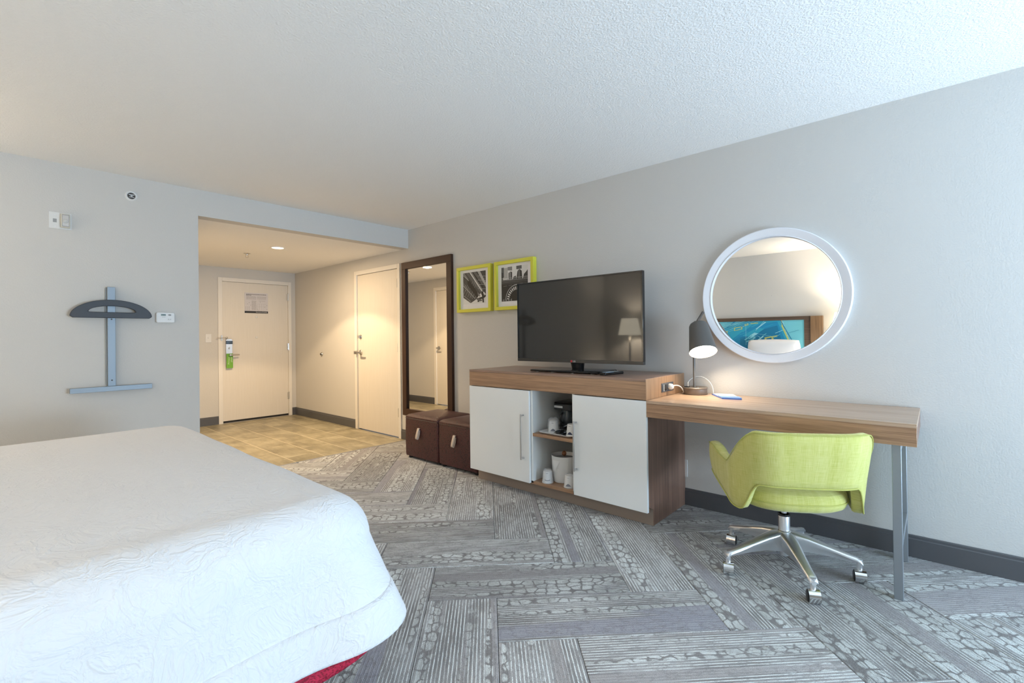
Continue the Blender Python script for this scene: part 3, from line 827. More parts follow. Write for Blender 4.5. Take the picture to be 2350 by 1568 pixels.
# ------------------------------------------------------------------ cabinet
XL, XC, YC, HD, HC, TD = -2.030, -.5144, -.5668, .760, .886, .0966
cb = thing('media_cabinet', 'walnut and white media cabinet with two doors and open shelves', 'cabinet', (XL, YC, 0))
def cp(x0, x1, y0, y1, z0, z1): return bx(x0-XL, x1-XL, y0-YC, y1-YC, z0, z1)
cp(XL, XC, YC, -.004, HD+.001, HC-.016).build('top_box', [wood_x], cb, bevel=.001, seg=1)
cp(XL, XC, YC-.001, -.004, HC-.0155, HC).build('top_panel', [wood_top], cb, bevel=.001, seg=1)
cp(XC, XC+.0012, YC, -.004, HD+.001, HC-.002).build('top_box_end', [wood_end], cb)
# right side panel with a toe-kick notch
YD = YC+.020
m = MB(); sp_ = [(0, YD, .128), (0, -.004, .128)]
prof = [(YD, HD), (-.004, HD), (-.004, .002), (-.4875, .002), (-.4875, .10), (YD, .128)]
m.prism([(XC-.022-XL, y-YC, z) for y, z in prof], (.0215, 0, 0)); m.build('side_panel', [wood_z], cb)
cp(XL, XL+.02, YD, -.004, .1, HD).build('side_panel', [white_in], cb)
for a in (-1.412, -1.052): cp(a, a+.018, YD, -.01, .1, HD-.001).build('divider_panel', [white_in], cb)
cp(-1.394, -1.052, -.05, -.03, .1, HD-.001).build('back_panel', [white_in], cb)
cp(-1.12, -1.052, -.10, -.05, .12, HD-.001).build('corner_post', [white_in], cb)
cp(XL+.02, XC-.022, YD, -.01, .092, .113).build('bottom_board', [wood_x], cb)
cp(-1.394, -1.052, YD-.003, -.05, .433, .455).build('shelf', [wood_x], cb, bevel=.001, seg=1)
cp(XL+.01, XC-.001, -.4876, -.470, .002, .10).build('toe_kick', [toe_m], cb)
def cdoor(x0, x1, hx, z0=.098):
    d = cp(x0, x1, YC, YC+.019, z0, HD-.004).build('door', [white_lam], cb, bevel=.0012, seg=1)
    m = MB(); X, Y = hx-XL, -.030
    m.box(X-.0045, X+.0045, Y-.005, Y+.003, .262, .588)
    for z in (.272, .578): m.box(X-.0045, X+.0045, Y, 0, z-.005, z+.005)
    m.build('handle', [steel], d, bevel=.001, seg=1)
cdoor(XL-.001, -1.413, -1.466); cdoor(-1.034, XC+.0015, -1.008)

# power outlet in the cabinet end + plug and cord
po = thing('outlet_strip', 'dark grey power outlet set into the cabinet end above the desk', 'outlet', (XC+.0012, -.273, .815))
bx(0, .004, -.086, .086, -.028, .028).build('face_plate', [mat('outlet_grey', (.075, .08, .09, 1), .4)], po, bevel=.0015)
for y in (-.045, .045): bx(.004, .006, y-.026, y+.026, -.019, .019).build('socket', [blackp], po, bevel=.001)
for y in (-.068,): bx(.004, .010, y-.006, y+.006, -.020, .020).build('rocker', [grey_pl], po)
pc = thing('plug_and_cord', 'white plug and cord running from the cabinet outlet down to the desk', 'cord', (XC+.007, -.26, .817))
m = MB(); m.lathe([(.017, 0), (.019, .004), (.018, .020), (.011, .028)], (0, 0, 0), (1, 0, 0), 16); m.build('plug', [cord_m], pc, smooth=True)
m = MB(); m.tube([(.022, .004, .004), (.036, .03, .008), (.046, .08, -.006), (.046, .12, -.042), (.040, .140, -.0525), (.028, .150, -.0535)], .0035, 8, smooth=2); m.build('cord', [cord_m], pc, smooth=True)

# ------------------------------------------------------------------ desk
XD = .6968
dk = thing('desk', 'long walnut writing desk on a silver steel leg frame', 'desk', (XC, YC, 0))
def dp(x0, x1, y0, y1, z0, z1): return bx(x0-XC, x1-XC, y0-YC, y1-YC, z0, z1)
dp(XC+.0015, XD+.001, YC-.001, -.003, HD-.017, HD).build('desktop', [wood('desk_laminate_top', (.52, .37, .26, 1), (.40, .27, .18, 1), 0, .26)], dk, bevel=.001, seg=1)
dp(XC+.0015, XD, YC, YC+.03, HD-TD, HD-.0175).build('apron', [wood_x], dk, bevel=.001, seg=1)
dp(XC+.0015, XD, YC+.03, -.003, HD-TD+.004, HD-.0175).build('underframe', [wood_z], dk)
LX0, LX1 = .613, .645
lg = [dp(LX0, LX1, y, y+.030, 0, HD-TD).build('leg', [greymetal], dk, bevel=.0015) for y in (-.551, -.104)]
dp(LX0+.001, LX1-.001, -.521, -.104, .215, .245).build('stretcher', [greymetal], dk, bevel=.001)
dp(LX0+.001, LX1-.001, -.521, -.104, HD-TD-.03, HD-TD).build('top_rail', [greymetal], dk, bevel=.001)

# ------------------------------------------------------------------ desk lamp
LXc, LYc = -.402, -.098
lp = thing('desk_lamp', 'grey metal desk lamp with tilted lit shade, standing on the desk', 'lamp', (LXc, LYc, HD))
bs = MB().lathe([(.070, 0), (.072, .003), (.072, .036), (.076, .040), (.077, .043), (.074, .046), (.066, .043)], seg=40).build('base', [bronze], lp, smooth=True)
m = MB(); m.box(-.062, -.034, -.028, -.004, .043, .048); m.build('usb_port', [blackp], bs)
MB().lathe([(.007, .043), (.007, .049), (.004, .051)], (.028, -.03, 0), seg=12).build('switch', [nickel], bs)
MB().cyl((-.006, 0, .043), (-.006, 0, .435), .0075).build('pole', [lampgrey], lp, smooth=True)
# shade axis: from top to the open end, leaning out to the room and a little right
at = Vector((.030, -.018, .452)); ad = Vector((.30, -.42, -.88)).normalized()
L_ = .195
prof = [(.012, .000), (.040, .001), (.052, .008), (.058, .020), (.0825, L_+.010), (.0815, L_+.010), (.056, .022), (.05, .012), (.012, .006)]
sh = MB().lathe(prof, at, ad, 40, cap=False); sho = sh.build('shade', [lampgrey], lp, smooth=True)
MB().lathe([(0.0001, L_-.012), (.077, L_-.012), (.077, L_-.016), (.0001, L_-.016)], at, ad, 36, cap=False).build('diffuser', [bulb_m], sho)
m = MB(); m.tube([(-.006, 0, .425), (.010, .0, .455), (.058, .0, .528)], .0085, 10); m.build('tilt_arm', [lampgrey], lp, smooth=True)
m = MB(); m.lathe([(.013, -.018), (.013, .018)], (.012, 0, .458), (0, 1, 0), 16); m.build('hinge_joint', [lampgrey], lp, smooth=True)
m = MB(); m.tube([(-.052, .012, .046), (-.060, .03, .075), (-.03, .05, .105), (.02, .055, .112), (.072, .05, .085), (.098, .04, .04), (.103, .03, .004)], .0028, 8, smooth=2); m.build('power_cord', [clear_m], lp, smooth=True)
pl_ = area('desk_lamp_bulb', tuple(Vector((LXc, LYc, HD))+at+ad*(L_-.010)), (0, 0, 0), .14, .14, 2.4, (1, .80, .55))
pl_.data.shape = 'DISK'; pl_.rotation_euler = (-ad).to_track_quat('Z', 'Y').to_euler()

# memo pad
mp = thing('memo_pad', 'blue covered memo pad with white paper lying on the desk', 'notepad', (-.20, -.145, HD), math.radians(0))
pad = [(-.115, .065), (.003, .093), (.118, -.062), (.000, -.097)]
pad = [(-.110, .078), (.015, .108), (.112, -.068), (.010, -.098)]
MB().prism([(x, y, 0) for x, y in pad], (0, 0, .005)).build('cover', [blue_m], mp)
def lerp2(a, b, t): return (a[0]+(b[0]-a[0])*t, a[1]+(b[1]-a[1])*t)
a, b, c, d = pad
def inq(u, v): return lerp2(lerp2(a, b, u), lerp2(d, c, u), v)
MB().prism([(*inq(.06, .04), .005), (*inq(.94, .04), .005), (*inq(.94, .62), .005), (*inq(.06, .62), .005)], (0, 0, .005)).build('paper_block', [mat('bright_paper', (.85, .85, .86, 1), .6)], mp)
MB().prism([(*inq(.0, .62), .005), (*inq(1, .62), .005), (*inq(1, 1), .005), (*inq(0, 1), .005)], (0, 0, .006)).build('flap', [mat('pale_blue_cover', (.15, .30, .66, 1), .4)], mp)

# wall outlet under the desk, partly hidden
wo = thing('wall_outlet', 'white wall outlet under the desk beside the cabinet side panel', 'outlet', (-.535, 0, .243))
bx(-.036, .036, -.006, 0, -.057, .057).build('cover_plate', [white_pl], wo, bevel=.0015)
for z in (-.022, .022): bx(-.015, .015, -.008, -.006, z-.013, z+.013).build('socket', [white_pl], wo, bevel=.001)

# ------------------------------------------------------------------ round mirror
rm = thing('round_mirror', 'round wall mirror with wide white frame above the desk', 'mirror', (.028, 0, 1.371))
MB().lathe([(.349, 0), (.349, .022), (.352, .026), (.356, .022), (.362, .024), (.398, .030), (.402, .027), (.403, 0)], (0, 0, 0), (0, -1, 0), 128, cap=False).build('frame', [white_fr], rm, smooth=True)
MB().lathe([(.001, .010), (.351, .010), (.351, .004), (.001, .004)], (0, 0, 0), (0, -1, 0), 96, cap=False).build('glass', [mirror_m], rm)

# ------------------------------------------------------------------ television
tvx0, tvx1, tvz0, tvz1, tvy = -1.748, -.660, .949, 1.567, -.30
tv = thing('television', 'black flat screen television standing on the media cabinet', 'television', ((tvx0+tvx1)/2, tvy, HC))
cx = (tvx0+tvx1)/2
def tb(x0, x1, y0, y1, z0, z1): return bx(x0-cx, x1-cx, y0-tvy, y1-tvy, z0-HC, z1-HC)
for a in ((tvx0, tvx1, tvz1-.011, tvz1), (tvx0, tvx0+.011, tvz0+.022, tvz1-.011), (tvx1-.011, tvx1, tvz0+.022, tvz1-.011)):
    tb(a[0], a[1], tvy, tvy+.03, a[2], a[3]).build('bezel', [blackg], tv, bevel=.001, seg=1)
bb_ = tb(tvx0, tvx1, tvy-.001, tvy+.03, tvz0, tvz0+.022).build('lower_bezel', [mat('tv_lower_bezel', (.03, .029, .027, 1), .3)], tv, bevel=.001, seg=1)
tb(tvx0+.01, tvx1-.01, tvy+.004, tvy+.012, tvz0+.02, tvz1-.01).build('screen', [screen_m], tv)
tb(tvx0+.012, tvx1-.012, tvy+.012, tvy+.035, tvz0+.004, tvz1-.012).build('back_shell', [blackp], tv)
m = MB(); m.box(-.30, .30, .035, .06, .14, .50); m.build('rear_housing', [blackp], tv, bevel=.012)
redd = mat('logo_red', (.55, .03, .05, 1), .4)
lx = -1.213-cx
MB().lathe([(.008, 0), (.008, .001)], (lx-.013, -.001, .0735), (0, -1, 0), 18).build('logo_disc', [redd], tv)
text('LG', .018, TX((lx+.012, -.0022, .0735), (0, -1, 0)), white_pl, tv)
# neck and stand
m = MB(); m.rings([[(x, y, .012) for x, y in rrect(-.040, .045, .02, .075, .02, 5)], [(x*1.25, y, .075) for x, y in rrect(-.040, .045, .01, .07, .02, 5)]]); m.build('neck', [blackg], tv, smooth=True)
m = MB(); pr = [(-.258, -.165), (.322, -.165), (.262, .145), (-.30, .145)]
pr = [(-.275, -.168), (.300, -.168), (.265, .15), (-.320, .15)]
def shrink(P, k, z): 
    ax_, ay_ = sum(p[0] for p in P)/4, sum(p[1] for p in P)/4
    return [(ax_+(x-ax_)*k, ay_+(y-ay_)*k, z) for x, y in P]
m.rings([shrink(pr, .985, .004), shrink(pr, 1, .007), shrink(pr, 1, .012), shrink(pr, .97, .016)]); m.build('stand_base', [blackg], tv, bevel=.002)
for x in (-.22, -.08, .09, .25): MB().cyl((x, -.15, 0), (x, -.15, .005), .012).build('foot_pad', [grey_pl], tv)
# remote control lying beside the stand
rc = thing('remote_control', 'black remote control lying at the right end of the television stand', 'remote', (-.845, -.385, HC), math.radians(84))
m = MB(); m.rings([[(x*k, y*k, z) for x, y in rrect(-.105, .105, -.026, .026, .012, 5)] for z, k in ((0, .96), (.004, 1), (.014, 1), (.018, .94))]); rb = m.build('body', [blackg], rc, smooth=True)
MB().prism([(x, y, .018) for x, y in rrect(-.080, .005, -.018, .018, .005, 4)], (0, 0, .0012)).build('label_card', [mat('pale_blue_card', (.50, .62, .75, 1), .3)], rc)
for i in range(3):
    for j in (-1, 0, 1):
        MB().cyl((.022+.016*i, j*.011, .018), (.022+.016*i, j*.011, .0205), .004, seg=8).build('button', [grey_pl], rc)

# ------------------------------------------------------------------ shelf goods
tr = thing('serving_tray', 'white serving tray on the upper cabinet shelf', 'tray', (-1.205, -.39, .455))
m = MB(); m.rings([[(x, y, z) for x, y in rrect(-.155+e, .135-e, -.150+e, .13-e, .03, 6)] for z, e in ((0, .022), (.003, .014), (.014, 0), (.016, .001), (.014, .004), (.006, .018), (.005, .022))]); m.build('dish', [ceramic], tr, smooth=True)
cup_me = MB().lathe([(.029, 0), (.0385, .001), (.040, .005), (.038, .008), (.037, .012), (.030, .080), (.026, .085), (.0, .086)], seg=28)
def cup(x, y, z, label, mark, rz, wrap=True):
    t = thing('paper_cup', label, 'cup', (x, y, z), rz, 'upturned wrapped paper cups')
    MB().lathe([(.0385, 0), (.040, .002), (.040, .006), (.0375, .009), (.037, .012), (.0305, .078), (.028, .082), (.001, .082)], seg=28).build('cup_body', [ceramic], t, smooth=True)
    # dark blue printed shape near the rim, wrapped round the wall
    m = MB(); n_ = 12; V = []
    for k in range(n_+1):
        a = -PI/2-.55+1.1*k/n_; u = k/n_
        z0 = .014+(.006*math.sin(u*PI) if mark == 1 else .0)+(.010*(1-math.sin(u*PI)) if mark == 1 else 0)
        z1 = z0+(.004 if mark == 1 else .018*math.sin(u*PI))
        for zz in (z0, z1):
            r_ = .037-(zz-.012)*(.0065/.066)+.0006; V.append((r_*math.cos(a), r_*math.sin(a), zz))
    m.add(V, [(2*k, 2*k+2, 2*k+3, 2*k+1) for k in range(n_)]); m.build('printed_mark', [navy], t, fix=False)
    m = MB(); V = []
    for k in range(7):
        a = -PI/2-.35+.5*k/6
        for zz in (.069, .071):
            r_ = .037-(zz-.012)*(.0065/.066)+.0006; V.append((r_*math.cos(a), r_*math.sin(a), zz))
    m.add(V, [(2*k, 2*k+2, 2*k+3, 2*k+1) for k in range(6)]); m.build('printed_line', [navy], t, fix=False)
    if wrap:
        random.seed(int(x*1000)); m = MB(); R = []
        for z_, r_ in ((.001, .041), (.02, .0425), (.05, .040), (.075, .037), (.09, .034), (.105, .02)) if wrap == 1 else ((.004, .0412), (.02, .0385), (.05, .0350), (.078, .0320), (.088, .027), (.094, .016)):
            R.append([((r_+random.uniform(-.0005, .0045 if wrap == 1 else .0018))*math.cos(2*PI*j/18), (r_+random.uniform(-.0005, .0045 if wrap == 1 else .0018))*math.sin(2*PI*j/18), z_+random.uniform(-.003, .004)*(z_ > .01)) for j in range(18)])
        m.rings(R, False, False); m.build('plastic_wrap', [wrap_m], t, fix=True)
    return t
cup(-1.278, -.455, .460, 'plastic wrapped white cup at the left of the tray', 2, .5)
cup(-1.108, -.475, .460, 'white cup at the right of the tray beside the coffee maker', 0, .2, False)
cup(-1.299, -.503, .113, 'upturned white cup left of the ice bucket on the bottom shelf', 1, .55, 2)
cup(-1.118, -.495, .113, 'upturned white cup in front of the ice bucket on the bottom shelf', 2, .35, 2)
# coffee sachets
sa = MAT = mat('foil_black', (.03, .032, .04, 1), .18, .6)
random.seed(11)
for i, (dx, dy, rz, tl, lb) in enumerate(((-.022, -.01, .3, .15, 'black foil coffee sachet leaning against the wrapped cup'), (.022, -.015, -.5, -.2, 'black foil coffee sachet lying toward the right cup'), (.004, .025, 1.2, .35, 'black foil coffee sachet on top of the sachet pile'))):
    z = .462+(.022 if i == 2 else 0)
    t = thing('coffee_sachet', lb, 'sachet', (-1.188+dx, -.462+dy, z), rz, 'coffee sachets')
    m = MB(); nu, nv = 8, 8
    top = lambda u, v, s_: ((u-.5)*.075, (v-.5)*.055, .010+tl*.05*(u)+s_*(.011*math.sin(PI*u)**.7*math.sin(PI*v)**.7)+.003*math.sin(17*u+3*i)*math.sin(13*v))
    m.grid(lambda u, v: top(u, v, 1), nu, nv); m.grid(lambda u, v: top(u, v, -.5), nu, nv); m.build('packet', [sa], t)
    m = MB(); m.add([((u-.5)*.075, (v-.5)*.055, .0225+tl*.05*u) for u, v in ((.3, .3), (.7, .35), (.65, .7), (.28, .62))], [(0, 1, 2, 3)])
    m.build('printed_panel', [mat('sachet_print', (.4, .42, .46, 1), .3)], t, fix=False)
# coffee maker
cm = thing('coffee_maker', 'black drip coffee maker standing behind the tray on the upper shelf', 'coffee maker', (-1.280, -.245, .455))
def cmb(*a): return bx(*a)
m = MB(); m.rings([[(x, y, z) for x, y in rrect(-.078, .086, -.095, .105, .03, 5)] for z in (0, .03)]); m.build('hot_plate_base', [blackp], cm, bevel=.003)
m = MB(); m.rings([[(x, y, z) for x, y in rrect(-.07, .086, .02, .105, .02, 4)] for z in (.03, .15)]); m.build('water_tank', [blackp], cm, bevel=.003)
m = MB(); m.rings([[(x, y, z) for x, y in rrect(-.082, .090, -.115, .105, .035, 5)] for z in (.150, .196)]); head = m.build('brew_head', [blackp], cm, bevel=.004)
m = MB(); m.rings([[(x*k, y*k, z) for x, y in rrect(-.082, .090, -.115, .105, .035, 5)] for z, k in ((.196, .99), (.203, .96), (.207, .80))]); m.build('lid', [blackg], cm, smooth=True)
pm = bx(-.062, .014, -.119, -.114, .166, .181).build('name_plate', [mat('label_silver', (.62, .63, .64, 1), .4)], cm)
m = MB(); m.lathe([(.046, .031), (.058, .045), (.062, .075), (.050, .12), (.047, .145)], (.004, -.04, 0), seg=28); cf = m.build('carafe', [carafe_m], cm, smooth=True)
m = MB(); m.tube([(.004, -.10, .13), (.004, -.125, .12), (.004, -.125, .07), (.004, -.10, .055)], .006, 8, smooth=1); m.build('carafe_handle', [blackp], cf, smooth=True)
# ice bucket
ib_ = thing('ice_bucket', 'white ice bucket with grey lid and wooden ball knob on the bottom shelf', 'ice bucket', (-1.235, -.392, .113))
m = MB().lathe([(.078, 0), (.083, .004), (.088, .135), (.090, .180), (.0905, .184), (.088, .184), (.086, .176), (.086, .150)], seg=44).build('bucket', [ceramic], ib_, smooth=True)
lid = MB().lathe([(.001, .172), (.05, .168), (.086, .158), (.086, .150), (.001, .150)], seg=40, cap=False).build('lid', [grey_lid], ib_, smooth=True)
MB().lathe([(.001, .174), (.008, .176), (.0145, .184), (.0165, .193), (.0145, .202), (.008, .209), (.001, .210)], seg=24, cap=False).build('knob', [knobwood], lid, smooth=True)
m = MB(); V = []; nf = 10
for k in range(nf+1):
    a_ = math.radians(-118+46*k/nf); V += [(.0925*math.cos(a_), .0925*math.sin(a_), .158), (.0915*math.cos(a_), .0915*math.sin(a_), .158-.075*(1-abs(2*k/nf-.8)/1.2))]
m.add(V, [(2*k, 2*k+2, 2*k+3, 2*k+1) for k in range(nf)]); m.build('liner_flap', [mat('liner_white', (.82, .82, .82, 1), .5)], ib_)

# ------------------------------------------------------------------ chair
HEAD = math.radians(122)      # facing direction
ch = thing('desk_chair', 'lime green fabric swivel chair on five chrome legs at the desk', 'chair', (.195, -.546, 0), HEAD-PI/2)
# local frame: +y forward, +x right
def upath(s):
    # s in -1..1 : left arm tip .. back centre .. right arm tip
    a = abs(s); sg_ = 1 if s > 0 else -1
    wd, back, fr = .262, -.258, .235
    rc_ = .15
    straight = (fr-(back+rc_)); arc_l = rc_*PI/2; flat_l = wd-rc_
    tot = straight+arc_l+flat_l; d = a*tot
    if d < flat_l:
        x = d; y = back; nx, ny = 0, -1
        y += 0.0
    elif d < flat_l+arc_l:
        t_ = (d-flat_l)/rc_; x = flat_l+rc_*math.sin(t_); y = back+rc_-rc_*math.cos(t_); nx, ny = math.sin(t_), -math.cos(t_)
    else:
        x = wd; y = back+rc_+(d-flat_l-arc_l); nx, ny = 1, 0
    bow = -.022*(1-min(1, (x/wd))**2) if d < flat_l+arc_l else 0
    return sg_*x, y+bow, sg_*nx, ny, d
def sm(a, b, x):
    t_ = max(0, min(1, (x-a)/(b-a))); return t_*t_*(3-2*t_)
def ztop(s):
    d = upath(s)[4]
    # back .70, falling to the arm notch, rising a little, rounded arm tip
    z = .722-.172*sm(.20, .362, d)+.022*sm(.44, .58, d)
    z -= .050*sm(.64, .692, d)**2
    return z
def zbot(s):
    d = upath(s)[4]
    z = .478-.133*sm(.185, .270, d)
    z += .075*max(0, (d-.31)/.38)+.02*sm(.62, .692, d)
    return z
TOT = .262-.15+.15*PI/2+.235+.258-.15
NS = 96; prof_n = 14
m = MB(); R = []; lower = []; upper = []
for i in range(NS+1):
    s = -1+2*i/NS; x, y, nx, ny, d = upath(s); zt, zb_ = ztop(s), zbot(s)
    th_ = .025+.007*sm(.34, .60, d)-.010*sm(.655, .692, d)
    ring = []
    hgt = zt-zb_
    pts = []
    # outer face up, over the top, inner face down, under
    for k in range(9):
        v_ = k/8; pts.append((th_*(.86+.14*math.sin(PI*v_)), zb_+.006+(hgt-.018)*v_))
    pts += [(th_*.62, zt-.003), (0, zt), (-th_*.62, zt-.003)]
    for k in range(9):
        v_ = 1-k/8; pts.append((-th_*(.86+.14*math.sin(PI*v_)), zb_+.006+(hgt-.018)*v_))
    pts += [(-th_*.5, zb_), (th_*.5, zb_)]
    for o_, z_ in pts:
        fl = 1+.07*(z_-.45)/.25
        lean = -.035*sm(.45, .72, z_)
        ring.append((x*fl+nx*o_, y*(1+.04*(z_-.45)/.25)+ny*o_+lean*(1 if y < 0 else .3), z_))
    R.append(ring); lower.append(ring[0]); upper.append(ring[8])
m.rings(R); wrap = m.build('back_and_arms', [lime], ch, smooth=True, auto=80)
m = MB(); m.tube([(p[0]*1.002, p[1]-.001, p[2]-.004) for p in lower[3:-3]], .0034, 8); m.build('piping', [pipe_m], wrap, smooth=True)
m = MB(); m.tube([(p[0]*1.006, p[1]-.002, p[2]+.006) for p in upper[2:-2]], .0022, 6); m.build('top_seam', [pipe_m], wrap, smooth=True)
# seat cushion
m = MB(); R = []
def seatring(k, z, n_=44):
    out = []
    for j in range(n_):
        a = 2*PI*j/n_; ex = .72
        cx_ = math.copysign(abs(math.cos(a))**ex, math.cos(a)); cy_ = math.copysign(abs(math.sin(a))**ex, math.sin(a))
        out.append((.242*k*cx_, .01+.255*k*cy_, z+.012*max(0, cy_)*0))
    return out
for k, z in ((.60, .340), (.88, .345), (.965, .358), (1, .378), (1.0, .398), (.985, .414), (.955, .426)): R.append(seatring(k, z))
m.rings(R, True, False); R = [seatring(k, z) for k, z in ((.955, .426), (.90, .436), (.75, .448), (.5, .456), (.2, .460))]
m.rings(R, False, True); seat = m.build('seat', [lime], ch, smooth=True, auto=80)
m = MB(); m.tube([(x*1.006, (y-.01)*1.006+.01, z) for x, y, z in seatring(1, .388)]+[(x*1.006, (y-.01)*1.006+.01, z) for x, y, z in seatring(1, .388)][:1], .0030, 6); m.build('seat_seam', [pipe_m], seat, smooth=True)
bx(-.09, .09, -.09, .10, .316, .344).build('tilt_plate', [blackp], ch, bevel=.004)
MB().cyl((0, 0, .24), (0, 0, .32), .0135, seg=20).build('gas_lift', [chromes], ch, smooth=True)
MB().lathe([(.020, .262), (.027, .264), (.027, .256)], seg=24).build('collar', [blackp], ch, smooth=True)
MB().lathe([(.0235, .145), (.0255, .16), (.0255, .258), (.024, .262)], seg=28).build('column_sleeve', [chrome], ch, smooth=True)
MB().lathe([(.018, .062), (.021, .066), (.021, .10), (.030, .105), (.036, .12), (.036, .165), (.030, .182), (.025, .186)], seg=28).build('hub', [chrome], ch, smooth=True)
hx = math.degrees(HEAD)-90
for i in range(5):
    wa = math.radians(-57.4+72*i-hx)
    T = Matrix.Rotation(wa, 4, 'Z')
    m = MB(); R = []
    # arm sections along +x : (x, z top, half width, depth)
    for x_, zt_, hw, dp_ in ((.020, .182, .021, .070), (.05, .180, .0205, .066), (.10, .168, .018, .052), (.18, .142, .0150, .034), (.25, .120, .0125, .024), (.288, .110, .0120, .020), (.302, .104, .0118, .020), (.312, .094, .0110, .014)):
        sec = [(-hw*.45, -dp_), (-hw*.62, -dp_*.55), (-hw, -.010), (-hw*.92, -.004), (-hw*.55, 0), (hw*.55, 0), (hw*.92, -.004), (hw, -.010), (hw*.62, -dp_*.55), (hw*.45, -dp_)]
        R.append([T @ Vector((x_, a_*1.6, zt_+b_*1.35)) for a_, b_ in sec])
    m.rings(R); leg = m.build('leg', [chrome], ch, smooth=True, auto=50)
    m = MB(); m.cyl(T @ Vector((.300, 0, .104)), T @ Vector((.300, 0, .052)), .0125, .0110, 16); m.build('caster_stem', [chrome], leg, smooth=True)
    # twin wheel caster swivelled to a shared random-ish heading
    ca_ = [math.radians(a_) for a_ in (-64, -72, -80, -84, -70)][i]-math.radians(hx)
    P = T @ Vector((.300, 0, 0)); TC = Matrix.Translation(P) @ Matrix.Rotation(ca_, 4, 'Z')
    m = MB()
    for s_ in (-1, 1):
        R = [[TC @ Vector((.004+r_*math.cos(2*PI*j/24), y_, .026+r_*math.sin(2*PI*j/24))) for j in range(24)] for y_, r_ in ((s_*.008, .024), (s_*.0095, .026), (s_*.021, .026), (s_*.024, .021))]
        m.rings(R)
    cw = m.build('caster_wheels', [blackp], leg, smooth=True)
    m = MB(); R = []
    for j in range(13):
        a_ = math.radians(-48+160*j/12)
        R.append([TC @ Vector((.004+r_*math.cos(a_), y_, .026+r_*math.sin(a_))) for r_, y_ in ((.0275, -.0225), (.0300, -.0225), (.0300, .0225), (.0275, .0225))])
    m.rings(R); m.build('caster_hood', [chromes], leg, smooth=True)

# ------------------------------------------------------------------ bed
BX_0, BX_1, BYF, BYH, BZ = -2.53, -.475, -2.325, -4.58, .677
bed = thing('bed', 'large bed covered with a white textured coverlet', 'bed', ((BX_0+BX_1)/2, (BYF+BYH)/2, 0))
bo = Vector(((BX_0+BX_1)/2, (BYF+BYH)/2, 0))
bx(-.80, .80, -1.05, .90, .0, .18).build('base', [mat('dark_bed_base', (.03, .028, .027, 1), .8)], bed)
m = MB(); m.rings([[(x, y, z) for x, y in rrect(-.885, .885, -1.06, 1.03, .09, 6)] for z in (.18, .56)]); m.build('mattress', [linen], bed, smooth=True)
# outline of the top: rounded at the two foot corners, open path head-left, foot, head-right
hxw, hyf, hyh, rcn = (BX_1-BX_0)/2, BYF-bo.y, BYH-bo.y, .178
path = []
def addseg(a, b, n_):
    for k in range(n_): path.append((a[0]+(b[0]-a[0])*k/n_, a[1]+(b[1]-a[1])*k/n_))
# right side (near the camera) from head to foot, corner, foot edge, corner, left side
addseg((hxw, hyh), (hxw, hyf-rcn), 60)
for k in range(14): a_ = PI/2*k/14; path.append((hxw-rcn+rcn*math.cos(a_), hyf-rcn+rcn*math.sin(a_)))
addseg((hxw-rcn, hyf), (-hxw+rcn, hyf), 54)
for k in range(14): a_ = PI/2+PI/2*k/14; path.append((-hxw+rcn+rcn*math.cos(a_), hyf-rcn+rcn*math.sin(a_)))
addseg((-hxw, hyf-rcn), (-hxw, hyh), 60); path.append((-hxw, hyh))
cornerd = []
cum = [0]
for a_, b_ in zip(path, path[1:]): cum.append(cum[-1]+math.dist(a_, b_))
PN = []
for i in range(len(path)):
    a_, b_ = path[max(i-1, 0)], path[min(i+1, len(path)-1)]
    tx, ty = b_[0]-a_[0], b_[1]-a_[1]; l = math.hypot(tx, ty); PN.append((ty/l, -tx/l))
def cover_pt(i, d):
    """point on the coverlet: i along the path, d distance outwards/down over the edge (negative: inwards on the top)"""
    x, y = path[i]; nx, ny = PN[i]
    cc = min(math.dist((x, y), (hxw, hyf)), math.dist((x, y), (-hxw, hyf)))
    cf_ = math.exp(-(cc/.16)**2)                      # how near a foot corner
    r_ = .14
    if d <= 0: o_, z_ = d, BZ-(.012 if d < -.03 else 0)
    elif d < r_*PI/2: a_ = d/r_; o_, z_ = r_*math.sin(a_), BZ-r_*(1-math.cos(a_))
    else: e_ = d-r_*PI/2; o_, z_ = r_+e_*(.12+.36*cf_), BZ-r_-e_*(.97-.10*cf_)
    s_ = cum[i]
    fold = (.010*math.sin(s_*5.3+1)+.008*math.sin(s_*11.7))*min(1, max(0, d)/.3)*(1-cf_)
    o_ += fold-r_
    nz = noise.noise(Vector((x*2.4, y*2.4, z_*3)))*.0025
    return (x+nx*o_, y+ny*o_, z_+nz)
def sm_(t): return t*t*(3-2*t)
def skirt(dlist, extra=0, i0=0, i1=None, mat_=None, nm='x', par=None, off=0, thick=.006):
    i1 = len(path)-1 if i1 is None else i1
    m = MB(); 
    V = [];
    for i in range(i0, i1+1):
        for d in dlist:
            p = cover_pt(i, d); nx, ny = PN[i]; V.append((p[0]+nx*off, p[1]+ny*off, p[2]))
    n_ = len(dlist); F = [((i)*n_+j, (i+1)*n_+j, (i+1)*n_+j+1, i*n_+j+1) for i in range(i1-i0) for j in range(n_-1)]
    m.add(V, F); return m
# top + upper layer in one sheet
dl1 = [-.06, -.02, 0, .025, .05, .075, .10, .125, .15, .175, .20, .22, .25, .28, .31, .34, .37, .395, .405]
m = skirt(dl1)
NP = len(path); nd = len(dl1)
